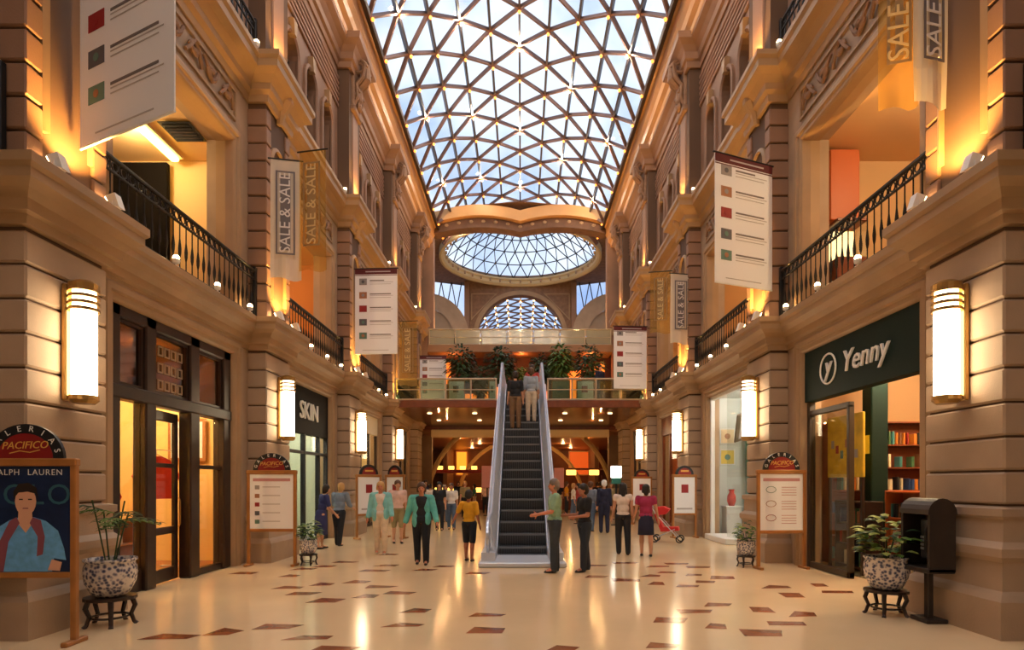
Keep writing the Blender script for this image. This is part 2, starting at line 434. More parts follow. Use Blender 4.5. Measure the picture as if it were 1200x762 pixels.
# ------------------------------------------------------------------ rooms behind the openings, closed shell
cream = mat('cream_room', (226, 188, 132), .7); tanr = mat('tan_room', (200, 150, 96), .7)
def room(side, k, lvl, m_wall, m_floor, m_ceil, depth=3.6, power=60, col=(255, 222, 170), lights=None):
    a, b = PIL[k+2], PIL[k+3]; z0, z1 = (0, 4.35) if lvl == 1 else (F2, 8.5)
    x0, x1 = XW + (.06 if lvl == 1 else .5), XW + depth + .5
    X = lambda x: XC + side*x
    g = 'back_room' if lvl == 1 else 'upper_room'
    r = tag(MB().box(X(x1), X(x1+.12), a, b, z0, z1).box(X(XW+.36), X(x1), a+.3, a+.42, z0, z1).box(X(XW+.36), X(x1), b-.42, b-.3, z0, z1).build('wall_' + ('right' if side > 0 else 'left') + '_' + g, m_wall), kind='structure')
    MB().box(X(XW+.36), X(x1), a+.42, b-.42, z0, z0+.012).build('room_floor', m_floor, r)
    MB().box(X(x0 if lvl == 2 else XW+.36), X(x1), a+.42, b-.42, z1-.06, z1).build('room_ceiling', m_ceil, r)
    for (u, v) in (lights or ((.5, .5),)):
        lx, ly = XW + .5 + u*depth, a + .6 + v*(BAY-1.2)
        MB().lathe([(.0,.0),(.09,.0),(.11,.03),(0,.03)], (X(lx), ly, z1-.095), 10).build('downlight', spot_m, r)
        lamp('room_light', 'POINT', (X(lx), ly, z1-.35), power/len(lights or [1]), col, r, .12)
    return r
for s in (-1, 1):
    side = 'right' if s > 0 else 'left'
    X = lambda x: XC + s*x
    tag(MB().box(X(11), X(11.2), Y0, 62, 0, 16.4).box(X(XW+.3), X(11), Y0, 34.5, 4.36, 4.98).box(X(XW+.3), X(11), Y0, 34.5, 9.42, 10.2).box(X(XW-.1), X(11.2), Y0, 34.5, 16.2, 16.45).build('wall_%s_shell' % side, mat('dark_shell', (120, 92, 70), .8)), kind='structure')
tag(MB().box(-11.2, 11.2, Y0-.3, Y0, 0, 19).build('wall_back', mat('pale_end_wall', (206, 182, 150), .7)), kind='structure')

# ------------------------------------------------------------------ glazed barrel vault over the hall
RV, ZC, STEP, DY = 5.65, 13.0, R(11.2), 1.845
def vnode(j, n, base=23.2): 
    t = j*STEP; return Vector((XC + RV*math.sin(t), base + DY*(n + (.5 if j % 2 else 0)), ZC + RV*math.cos(t)))
sky_v = tag(thing('barrel_skylight', 'long curved glass roof of triangular panes over the hall', 'skylight', (XC, 20, 16.3)), None)
def loc_(p): return Vector(p) - Vector((XC, 20, 16.3))
VAULT_W = 52
NJ = 5; n0, n1 = -19, 6
far_end = 36.2
bulb_me = MB().ell((0,0,0), (.06,.06,.06), 8, 6).mesh('bulb', bulb_m, True)
def bar_obj(name, p, q, w, h, m, parent, off):
    p, q = Vector(p), Vector(q); d = q - p
    o = link(name, BARM[(w, h, m.name)], parent); z = Vector((XC, (p.y+q.y)/2, ZC)) - (p+q)/2; z.y = 0
    xa = d.normalized(); ya = z.normalized().cross(xa).normalized(); za = xa.cross(ya)
    M = Matrix((xa*d.length, ya, za)).transposed().to_4x4(); M.translation = (p+q)/2 - off
    o.matrix_local = M; return o
BARM = {}
for w, h, m in ((.075, .14, bronze), (.08, .2, bronze_d)):
    BARM[(w, h, m.name)] = MB().box(-.5, .5, -w/2, w/2, -h/2, h/2).mesh('glazing_bar', m)
OFF = Vector((XC, 20, 16.3))
hidden_p = MB(); hidden_b = MB()
def tri(mb, P): mb.add([loc_(p) for p in P], [(0, 1, 2)])
for j in range(-NJ, NJ):
    for n in range(n0, n1+2):
        A, B = vnode(j, n), vnode(j, n+1)
        if j % 2 == 0: C, D = vnode(j+1, n), vnode(j+1, n+1)      # j+1 shifted half a step ahead
        else: C, D = vnode(j+1, n+1), vnode(j+1, n+2)
        for T in ((A, B, C), (B, D, C)):
            if max(p.y for p in T) > far_end + .6: continue
            vis = min(p.y for p in T) > 17.2
            if vis: MB().add([p - OFF for p in T], [(0, 1, 2)]).build('pane', skyglass, sky_v, norm=False)
            else: tri(hidden_p, T)
        for (p, q) in ((A, C), (C, B)):
            if max(p.y, q.y) > far_end + .6: continue
            if min(p.y, q.y) > 17.2: bar_obj('glazing_bar', p, q, .075, .14, bronze, sky_v, OFF)
            else: hidden_b.tube([loc_(p), loc_(q)], .07, 4)
for j in range(-NJ, NJ+1):
    ns = [n for n in range(n0, n1+3) if vnode(j, n).y <= far_end + .6]
    t = j*STEP
    a, b = vnode(j, ns[0]), vnode(j, ns[-1])
    bar_obj('purlin', a, b, .08, .2, bronze_d, sky_v, OFF)
    for n in ns:
        p = vnode(j, n) - Vector((math.sin(t), 0, math.cos(t)))*.16
        if p.y > 4 or n % 2 == 0: link('bulb', bulb_me, sky_v, p - OFF)
        if j in (-4, -2, 0, 2, 4) and n % 3 == (j//2) % 3: lamp('bulb_light', 'POINT', p - OFF - Vector((math.sin(t), 0, math.cos(t)))*.09, VAULT_W, (255, 234, 208), sky_v, .06)
tag(hidden_p.build('pane_field', skyglass, sky_v, norm=False), kind='stuff')
tag(hidden_b.build('glazing_bar_field', bronze, sky_v), kind='stuff')
# end rib and glazed tympanum
def arc(y, r, n=22, j=NJ): return [Vector((XC + r*math.sin(STEP*j*(2*i/n-1)), y, ZC + r*math.cos(STEP*j*(2*i/n-1)))) for i in range(n+1)]
eb = MB().tube([p - OFF for p in arc(36.3, RV)], .12, 6); eb.build('end_rib', bronze, sky_v)
# ------------------------------------------------------------------ transverse arch, crossing with its dome, far vault
def band(zfun0, zfun1, x0, x1, y0, y1, n=28):
    mb = MB()
    for i in range(n):
        a, b = x0 + (x1-x0)*i/n, x0 + (x1-x0)*(i+1)/n
        mb.add([(a,y0,zfun0(a)),(b,y0,zfun0(b)),(b,y0,zfun1(b)),(a,y0,zfun1(a)),(a,y1,zfun0(a)),(b,y1,zfun0(b)),(b,y1,zfun1(b)),(a,y1,zfun1(a))],
               [(0,1,2,3),(4,7,6,5),(0,4,5,1),(3,2,6,7)])
    return mb
def lip(x):            # two shallow curves that meet in a dip on the centre line
    u = min(1, abs(x - XC)/4.75); return .62*math.sin(math.pi*(u*.80+.12))**.8
ta = tag(link('wall_crossing_arch', None), kind='structure')
band(lambda x: 16.15+lip(x), lambda x: 16.75+lip(x), XC-4.9, XC+4.9, 33.7, 34.4).build('arch_lip', golden, ta)
band(lambda x: 15.75+.8*lip(x), lambda x: 16.2+lip(x), XC-5.2, XC+5.2, 34.1, 34.9).build('arch_frieze', mat('umber_frieze', (104, 72, 50), .7, noise=(3, .2)), ta)
for i in range(13):
    x = XC - 4.2 + i*.7
    MB().ell((x, 34.08, 16.02+.9*lip(x)), (.12, .05, .09), 6, 5).build('rosette', trimst, ta)
DC, DR, DZ = 41.0, 5.33, 17.35
# crossing shell: piers, ceiling with the round opening
cs_ = MB(); NS = 48
for i in range(NS):
    a, b = 2*math.pi*i/NS, 2*math.pi*(i+1)/NS
    def sq(t):
        c, s = math.cos(t), math.sin(t); k = 7.6/max(abs(c), abs(s)); return (XC + c*k, DC + s*min(k, 7.6))
    p, q = sq(a), sq(b)
    r1, r2 = (XC + DR*math.cos(a), DC + DR*math.sin(a)), (XC + DR*math.cos(b), DC + DR*math.sin(b))
    cs_.add([(*p, DZ), (*q, DZ), (*r2, DZ), (*r1, DZ)], [(0, 1, 2, 3)])
    cs_.add([(*r1, DZ), (*r2, DZ), (*r2, DZ+.35), (*r1, DZ+.35)], [(0, 1, 2, 3)])
cro = tag(cs_.build('ceiling_crossing', reveal), kind='structure')
rg = MB()
prof = [(-.05,-.45),(.10,-.45),(.22,-.30),(.22,-.1),(.34,.0),(.34,.12),(-.05,.16)]
rg.sweep([(XC + DR*math.cos(2*math.pi*i/64), DC + DR*math.sin(2*math.pi*i/64)) for i in range(64)], [(-o, DZ+z) if 0 else (o-.15, DZ+z) for o, z in prof], closed=True)
rg.build('dome_ring', mat('pale_stucco', (214, 192, 146), .6), cro)
for i in range(40):
    t = 2*math.pi*i/40
    MB().bev(-.07, .07, -.06, .06, -.1, .1, .02).build('dentil', trimst, cro, loc=(XC + (DR-.28)*math.cos(t), DC + (DR-.28)*math.sin(t), DZ-.2))
# dome of glass: rings of triangles
dome = thing('glass_dome', 'round glass dome of triangular panes above the crossing', 'dome', (XC, DC, DZ))
NR, NA, rise = 6, 30, 2.7
RD = (DR**2 + rise**2)/(2*rise)
def dn(i, k):
    th = math.asin(DR/RD)*(1 - i/NR); ang = 2*math.pi*(k + (.5 if i % 2 else 0))/NA
    return Vector((RD*math.sin(th)*math.cos(ang), RD*math.sin(th)*math.sin(ang), RD*math.cos(th) - (RD - rise) + .16))
ribs = MB()
for i in range(NR):
    for k in range(NA):
        A, B = dn(i, k), dn(i, k+1)
        if i == NR-1:
            T = [(A, B, Vector((0, 0, rise+.16)))]
        else:
            C, D = (dn(i+1, k), dn(i+1, k+1)) if i % 2 == 0 else (dn(i+1, k+1), dn(i+1, k+2))
            T = [(A, B, C), (B, D, C)]
        for t in T:
            MB().add(list(t), [(0, 1, 2)]).build('pane', skyglass, dome, norm=False)
            ribs.tube([t[0], t[2]], .038, 4); ribs.tube([t[1], t[2]], .038, 4)
        ribs.tube([A, B], .038, 4)
tag(ribs.build('rib_lattice', bronze_d, dome), kind='stuff')
# far wall of the crossing with the central arch and two half-hidden side arches
YF = 46.5
fw = tag(link('wall_far_crossing', None), kind='structure')
def far_arch(cx, r, zc, x0, x1, z0, z1, name, m):
    mb = MB(); n = 24
    for i in range(n):
        a, b = math.pi*i/n, math.pi*(i+1)/n
        p, q = (cx - r*math.cos(a), zc + r*math.sin(a)), (cx - r*math.cos(b), zc + r*math.sin(b))
        mb.add([(p[0],YF,p[1]),(q[0],YF,q[1]),(q[0],YF,z1),(p[0],YF,z1)], [(0,1,2,3)])
        mb.add([(p[0],YF,p[1]),(q[0],YF,q[1]),(q[0],YF+.8,q[1]),(p[0],YF+.8,p[1])], [(0,1,2,3)])
    mb.box(x0, cx-r, YF, YF+.8, z0, z1); mb.box(cx+r, x1, YF, YF+.8, z0, z1)
    return mb.build(name, m, fw)
ZA = 12.9
far_arch(XC, 3.4, ZA, XC-4.35, XC+4.35, 9, 17.4, 'spandrel', reveal)
ar = MB(); ar.sweep([(XC - 3.4*math.cos(math.pi*i/24), ZA + 3.4*math.sin(math.pi*i/24)) for i in range(25)], [(-.02,0),(.3,0),(.3,.12),(-.02,.12)], lambda a, b, d: (a, YF-d, b)); ar.build('archivolt', trimst, fw)
for s in (-1, 1):
    cx = XC + s*7.35
    MB().box(XC+s*3.95, XC+s*4.35, YF-.25, YF, 9, 17.2).build('pier', stone2, fw)
    MB().sweep([(XC+s*1.9, 16.35), (XC+s*3.8, 16.35), (XC+s*3.8, 14.4)][::s], [(-.04,0),(.04,0),(.04,.06),(-.04,.06)], lambda a, b, d: (a, YF-d, b), closed=True).build('spandrel_frame', trimst, fw)
    ab = MB(); n = 20
    for i in range(n):
        a, b = math.pi*i/n, math.pi*(i+1)/n
        f = lambda t, r: (cx - r*math.cos(t), 13.0 + r*math.sin(t))
        p, q, u, w = f(a, 3.35), f(b, 3.35), f(b, 2.15), f(a, 2.15)
        ab.add([(p[0],YF-.3,p[1]),(q[0],YF-.3,q[1]),(u[0],YF-.3,u[1]),(w[0],YF-.3,w[1])], [(0,1,2,3)])
        ab.add([(p[0],YF-.3,p[1]),(q[0],YF-.3,q[1]),(q[0],YF+.3,q[1]),(p[0],YF+.3,p[1])], [(0,1,2,3)])
    ab.build('side_arch_band', mat('grey_beige_stone', (178, 152, 126), .7, noise=(2, .1)), fw)
    lw = MB()
    for i in range(n):
        a, b = math.pi*i/n, math.pi*(i+1)/n
        p, q = (cx - 2.2*math.cos(a), 13.0 + 2.2*math.sin(a)), (cx - 2.2*math.cos(b), 13.0 + 2.2*math.sin(b))
        lw.add([(p[0],YF,9),(q[0],YF,9),(q[0],YF,q[1]),(p[0],YF,p[1])], [(0,1,2,3)])
    lw.build('tympanum', stone, fw)
    gp = MB().box(XC+s*4.35, XC+s*9.5, YF+.3, YF+.32, 13, 17.4).build('lunette_glass', skyglass, fw)
    lb = MB()
    for i in range(7): lb.tube([(XC+s*(4.6+i*.8), YF+.3, 13), (XC+s*(5.4+i*.8), YF+.3, 17.4)], .05, 4).tube([(XC+s*(5.4+i*.8), YF+.3, 13), (XC+s*(4.6+i*.8), YF+.3, 17.4)], .05, 4)
    lb.build('glazing_bars', bronze_d, gp)
    # side walls of the crossing
    sw = tag(MB().box(XC+s*7.7, XC+s*8.0, 34.9, 46.5, 0, 12.5).box(XC+s*5.0, XC+s*8, 34.4, 35.0, 9.5, 15.9).box(XC+s*5.32, XC+s*8, 34.2, 35.0, 4.6, F3).build('wall_%s_crossing' % ('right' if s > 0 else 'left'), stone2), kind='structure')
tag(MB().box(-8.2, 8.2, YF, YF+.8, 4.6, 9.2).box(-8.2, -3.4, YF, YF+.8, 9.0, 13.0).box(3.3, 8.2, YF, YF+.8, 9.0, 13.0).build('wall_far_gallery', stone2), kind='structure')
# far vault
fv = thing('far_barrel_skylight', 'distant lit glass roof seen through the far round arch', 'skylight', (XC, 60, 16))
FO = Vector((XC, 60, 16)); pb, pp, bl = MB(), MB(), []
def fnode(j, n):
    t = j*R(13); return Vector((XC + 5.2*math.sin(t), 48 + 2.0*(n + (.5 if j % 2 else 0)), 12.9 + 5.2*math.cos(t)))
for j in range(-6, 6):
    for n in range(0, 22):
        A, B = fnode(j, n), fnode(j, n+1)
        C, D = (fnode(j+1, n), fnode(j+1, n+1)) if j % 2 == 0 else (fnode(j+1, n+1), fnode(j+1, n+2))
        for T in ((A, B, C), (B, D, C)): pp.add([p-FO for p in T], [(0, 1, 2)])
        for p, q in ((A, C), (C, B), (A, B)): pb.tube([p-FO, q-FO], .085, 4)
        bl.append(A)
tag(pp.build('pane_field', skyglass, fv, norm=False), kind='stuff'); tag(pb.build('glazing_bar_field', bronze, fv), kind='stuff')
bm2 = MB()
for p in bl: bm2.ell(p-FO-Vector((0,0,.12)), (.07,.07,.07), 6, 4)
tag(bm2.build('bulb_field', mat('lit_far_bulb', (255,190,120), .4, emit=((255, 176, 96), 14.0)), fv), kind='stuff')
tag(MB().box(-6, 6, 92, 92.3, 0, 19).box(-6.2, -5.9, 47.3, 92, 0, 14).box(5.8, 6.1, 47.3, 92, 0, 14).build('wall_far_hall', stone2), kind='structure')

# ------------------------------------------------------------------ upper bridges
YB0, YB1 = 24.5, 33.2
soffit = mat('copper_soffit', (118, 62, 36), .18, noise=(.6, .3), metal=.35)
br2 = tag(MB().box(XC-5.2, XC+5.2, YB0, YB1, 4.79, F2).build('floor_bridge', mat('bridge_deck', (170, 130, 96), .4)), kind='structure')
MB().box(XC-5.19, XC+5.19, YB0+.02, YB1-.4, 4.74, 4.788).build('soffit_panel', soffit, br2)
MB().bev(XC-5.2, XC+5.2, YB0-.06, YB0, 4.74, F2+.03, .02).build('front_fascia', wood_rd, br2)
MB().bev(XC-4.9, XC+4.9, YB1-.4, YB1, 4.15, 4.58, .04).build('cream_beam', mat('cream_beam', (240, 208, 150), .5), br2)
for i in range(5):
    for y in (26.5, 29.5):
        MB().lathe([(0,0),(.09,0),(.11,.03),(0,.03)], (XC-4.0+i*2.0, y, 4.71), 10).build('downlight', dim_m, br2)  # added downlights on the soffit; the bridge has none that are known
for x in (-3.6, 0, 3.6):
    for y in (26.5, 29.5): lamp('bridge_light', 'POINT', (XC+x, y, 4.6), 9, (255, 196, 124), br2, .02)  # added lamps that brighten the space under the bridge
def glass_rail(name, label, x0, x1, y, z, h, n, m=railglass, post=mat('pale_rail', (190, 172, 142), .4)):
    t = thing(name, label, 'balustrade', ((x0+x1)/2, y, z)); c = (x0+x1)/2
    MB().bev(x0-c, x1-c, -.05, .05, h-.07, h, .02).build('top_rail', post, t)
    MB().bev(x0-c, x1-c, -.03, .03, 0.01, .08, .02).build('bottom_rail', post, t)
    MB().bev(x0-c, x1-c, -.02, .02, h*.46, h*.46+.04, .01).build('middle_rail', post, t)
    pm = MB().bev(-.03, .03, -.035, .035, .0, h-.05, .01).mesh('post', post); L = (x1-x0)/n
    gm = MB().box(-L/2+.05, L/2-.05, -.006, .006, .08, h-.08).mesh('glass_panel', m)
    for i in range(n+1): link('post', pm, t, (x0-c + .04 + (x1-x0-.08)*i/n, 0, 0))
    for i in range(n): link('glass_panel', gm, t, (x0-c + L*(i+.5), 0, 0))
    return t
glass_rail('glass_balustrade', 'glass bridge balustrade on the black fascia shop side of the escalator', XC-5.15, -1.0, YB0+.05, F2+.03, .93, 4)
glass_rail('glass_balustrade', 'glass bridge balustrade on the bookshop side of the escalator', 1.05, XC+5.15, YB0+.05, F2+.03, .93, 4)
br3 = tag(MB().box(XC-5.3, XC+5.3, 34.2, 36.2, 9.15, 9.55).build('floor_upper_bridge', mat('upper_deck', (150, 112, 80), .6)), kind='structure')
glass_rail('glass_balustrade', 'pale glass balustrade of the top bridge under the glass dome', XC-5.25, XC+5.25, 34.3, 9.55, .95, 7, thin('pale_glass', (215, 215, 195), .12, .1, .35, (226, 220, 196)))
for x in (-3.4, 0, 3.4):
    fx = MB().lathe([(0,0),(.12,0),(.12,.1),(.08,.14),(0,.14)], (XC+x, 35.9, 9.555), 10).build('added_uplight', iron, br3); lamp('deck_light', 'POINT', (XC+x, 35.9, 9.95), 170, (255, 206, 140), br3, .04)  # added uplights that warm the crossing walls; no known fittings here
# upper floor beyond the bridge: floor, dim red-brown shop wall with orange lit niches
tag(MB().box(-7.7, 7.7, 33.2, 46.5, 4.6, F2).build('floor_crossing_upper', wood_rd), kind='structure')
uw = tag(MB().box(-7.7, 7.7, 36.0, 36.2, F2, 9.15).build('wall_upper_shops', mat('dim_red_wall', (92, 48, 32), .6, noise=(1.2, .4))), kind='structure')
niche_e = mat('orange_niche', (220, 110, 40), .5, emit=((255, 120, 40), .9))
for i, (x, w, z0, z1) in enumerate(((-4.6, .7, 7.6, 8.9), (3.2, .8, 6.6, 8.4), (-1.6, 1.2, 6.6, 7.4), (.9, 1.3, 6.5, 7.2), (4.7, .6, 7.6, 8.8), (-3.1, .8, 6.3, 7.0))):
    MB().bev(x-w/2, x+w/2, 35.92, 36.0, z0, z1, .02).build('lit_niche', niche_e, uw)
for x in (-4, 0, 4): lamp('upper_shop_light', 'POINT', (x, 34.8, 8.9), 14, (255, 150, 80), uw, .06)

# ------------------------------------------------------------------ ground floor beyond the bridge
gold = mat('gold_arch', (240, 204, 140), .4)
gw = tag(link('wall_ground_crossing', None), kind='structure')
for y, r, zc, th in ((36.0, 5.65, .2, .16), (45.8, 4.8, .15, .16)):
    MB().tube([(XC - r*math.cos(math.pi*i/40), y, max(.0, zc + r*math.sin(math.pi*i/40))) for i in range(41) if zc + r*math.sin(math.pi*i/40) < 4.5 or True], th, 6).build('arch_rib', gold, gw)
for s in (-1, 1):
    MB().box(XC+s*5.3, XC+s*7.7, 35.8, 36.2, 0, 4.6).build('side_wall', stone, gw)
bw = mat('amber_back_wall', (120, 70, 38), .55, noise=(.8, .35))
tag(MB().box(-9, 9, 52, 52.3, 0, 5.2).build('wall_far_end', bw), kind='structure')
tag(MB().box(-7.7, 7.7, 33.2, 52, 4.5, 4.6).build('ceiling_ground_crossing', mat('amber_ceiling', (150, 92, 50), .4)), kind='structure')
for x, y in ((-4, 38), (0, 38), (4, 38), (-3, 43), (3, 43), (0, 48), (-4, 48.5), (4, 48.5)):
    d = MB().lathe([(0,-.03),(.12,-.03),(.14,.0),(0,.0)], (x, y, 4.495), 10).build('downlight', dim_m, gw)
    lamp('crossing_light', 'POINT', (x, y, 4.3), 26, (255, 190, 116), gw, .02)
# ------------------------------------------------------------------ where things are, in words
BAYNAME = {-1: ['the dark wood clothes shop', 'the black fascia shop', 'the pale shop past black fascia', 'the black fascia side bridge shop'],
            1: ['the bookshop', 'the white showroom', 'the amber shop past the showroom', 'the bookshop side bridge shop']}
def pilname(s, k):
    sd = 'black fascia' if s < 0 else 'bookshop'
    return ['the %s pilaster' % ('poster sign' if s < 0 else 'telephone'), 'the pilaster between %s' % ('wood shop and black fascia' if s < 0 else 'bookshop and showroom'), 'the pilaster past %s' % ('black fascia' if s < 0 else 'the showroom'),
            'the bridge pilaster on the %s side' % sd, 'the last pilaster on the %s side' % sd][k] if k >= 0 else 'a pilaster'
VP_ = [7.0 + BAY*k for k in range(0, 5)]

# ------------------------------------------------------------------ wall lamps on the pilasters
def make_sconce():
    t = thing('wall_lamp', '', 'lamp')
    MB().lathe([(.02,2.66),(.128,2.66),(.128,3.66),(.02,3.66)], (.2,0,0), 18).build('diffuser', lampw, t, True)
    for q in range(4): MB().lathe([(.138,0),(.155,.0),(.155,.035),(.138,.035)], (.2,0,3.64+q*.075), 18).build('louvre_ring', brass, t)
    MB().lathe([(.02,3.66),(.118,3.66),(.118,3.9),(.02,3.9)], (.2,0,0), 16).build('lit_crown', lampw, t, True)
    MB().lathe([(.02,3.90),(.158,3.90),(.158,3.95),(.10,3.99),(.02,4.0)], (.2,0,0), 18).build('top_cap', brass, t)
    MB().lathe([(.02,2.57),(.11,2.57),(.15,2.61),(.15,2.66),(.02,2.66)], (.2,0,0), 18).build('bottom_cap', brass, t)
    MB().bev(0, .06, -.10, .10, 2.6, 3.95, .015).build('back_plate', brass, t)
    return t
sc0 = make_sconce(); first = True
for s in (-1, 1):
    for k, y in list(enumerate(VP_)) + [(-1, PIL[1]), (-2, PIL[0])]:
        if k == 4: continue
        loc = (XC + s*(XP-.005), y - (.05 if k == 0 else 0), 0)
        lab = 'tall glowing cylinder wall lamp on ' + pilname(s, k) if k >= 0 else 'glowing wall lamp on the plain entrance end wall of the %s side' % ('black fascia' if s < 0 else 'bookshop')
        o = sc0 if first else clone(sc0, loc)
        first = False
        o.location = loc; o.rotation_euler[2] = 0 if s < 0 else math.pi
        o['label'] = lab
        if k < 0: o['group'] = 'wall lamps at the entrance end'

# ------------------------------------------------------------------ balcony railings
def make_railing(L, h, nb, name='balcony_railing'):
    t = thing(name, '', 'railing')
    MB().bev(-.035, .035, -L/2, L/2, h-.05, h, .012).build('top_rail', iron, t)
    MB().bev(-.02, .02, -L/2, L/2, h-.22, h-.19, .006).build('upper_rail', iron, t)
    MB().bev(-.025, .025, -L/2, L/2, .05, .09, .006).build('bottom_rail', iron, t)
    bal = MB().lathe([(.011,.07),(.011,.25),(.026,.32),(.03,.4),(.018,.5),(.011,.56),(.011,h-.03)], n=6).mesh('baluster', iron)
    ringm = MB().tube([(0, .06*math.cos(a), h-.12+.06*math.sin(a)) for a in [i*math.pi/5 for i in range(10)]], .011, 4, True).mesh('ring', iron)
    for i in range(nb+1): link('baluster', bal, t, (0, -L/2 + L*i/nb, 0))
    for i in range(nb): link('ring', ringm, t, (0, -L/2 + L*(i+.5)/nb, 0))
    pm = MB().bev(-.04, .04, -.04, .04, 0, h+.06, .01).mesh('post', iron)
    for s in (-1, 1): link('post', pm, t, (0, s*(L/2-.02), 0))
    return t
RL = BAY - PW - .06
r0 = make_railing(RL, 1.02, 26); first = True
for s in (-1, 1):
    for k in range(0, 4):
        loc = (XC + s*(XW-.17), (VP_[k]+VP_[k+1])/2, 5.035)
        o = r0 if first else clone(r0, loc); first = False
        o.location = loc; o['label'] = 'black iron balcony railing above ' + BAYNAME[s][k]
    loc = (XC + s*(XW-.17), VP_[0]-BAY/2, 5.035)
    clone(r0, loc, label='black iron balcony railing before the front pilaster on the %s side' % ('black fascia' if s < 0 else 'bookshop'))
r3 = make_railing(RL, .8, 24); first = True
for s in (-1, 1):
    loc = (XC + s*(XW-.17), (VP_[0]+VP_[1])/2, 10.39)
    o = r3 if first else clone(r3, loc); first = False
    o.location = loc; o['label'] = 'low black railing on the third floor ledge above ' + BAYNAME[s][0]

# ------------------------------------------------------------------ small spotlights on the ledges
def make_spot():
    t = thing('ledge_spotlight', '', 'spotlight')
    MB().lathe([(.01,0),(.045,0),(.045,.02),(.015,.03),(.015,.07),(.01,.07)], n=10).build('base', white, t)
    MB().lathe([(.02,.06),(.05,.07),(.06,.12),(.055,.13),(.02,.13)], n=10).build('shade', white, t)
    MB().ell((0,0,.15), (.05,.05,.05), 10, 6).build('bulb', spot_m, t, True)
    return t
sp0 = make_spot(); first = True
def put_spot(loc, label, group):
    global first
    o = sp0 if first else clone(sp0, loc); first = False
    o.location = loc; o['label'] = label; o['group'] = group
for s in (-1, 1):
    for k in range(0, 4):
        a, b = VP_[k], VP_[k+1]
        for i in range(4): put_spot((XC + s*(XW-.27), a + 1.1 + (BAY-2.2)*i/3, 5.03), 'small lit spotlight on the balcony ledge above ' + BAYNAME[s][k], 'ledge lights above ' + BAYNAME[s][k])
        for i in range(2): put_spot((XC + s*(XW-.36), a + 1.6 + (BAY-2.6)*i, 10.38), 'small lit spotlight on the third floor ledge over ' + BAYNAME[s][k], 'third floor ledge lights over ' + BAYNAME[s][k])
# floodlights on the pilaster ledges, washing the niches
def make_flood():
    t = thing('floodlight', '', 'floodlight')
    MB().bev(-.08, .08, -.05, .05, 0, .03, .008).build('foot', white, t)
    MB().tube([(-.07,0,.02), (-.07,0,.14)], .012, 5).build('yoke_arm', white, t); MB().tube([(.07,0,.02), (.07,0,.14)], .012, 5).build('yoke_arm', white, t)
    MB().poly([(-.06,-.08,.06),(-.06,.05,.10),(-.06,.10,.2),(-.06,-.02,.24)], (.12,0,0)).build('housing', white, t)
    MB().poly([(-.05,.055,.11),(-.05,.1,.195),(-.05,.108,.19),(-.05,.063,.105)], (.1,0,0)).build('lens', spot_m, t)
    return t
fl0 = make_flood(); first2 = True
def warm_up(loc, power, s, tgt_dx, parent, spot=95):
    d = Vector((s*tgt_dx, 0, 1.0)); rot = d.to_track_quat('-Z', 'Y').to_euler()
    lamp('flood_beam', 'SPOT', loc, power, (255, 190, 96), None, .05, rot, spot)
for s in (-1, 1):
    for k in range(0, 5):
        y = VP_[k]
        for dy in (-.42, .5):
            loc = (XC + s*(XP-.20), y+dy, 5.03)
            o = fl0 if first2 else clone(fl0, loc); first2 = False
            o.location = loc; o.rotation_euler[2] = R(-90) if s > 0 else R(90)
            o['label'] = 'small white floodlight on the balcony ledge of ' + pilname(s, k); o['group'] = 'floodlights on ' + pilname(s, k)
        warm_up((XC + s*(XP-.33), y, 5.2), 190, s, .17, None, 125)
        loc = (XC + s*(XP-.22), y, 10.38)
        o = clone(fl0, loc, R(-90) if s > 0 else R(90), 'uplight on the third floor ledge of ' + pilname(s, k)); o['group'] = 'third floor uplights'
        warm_up((XC + s*(XP-.26), y, 10.62), 150, s, .22, None, 95)

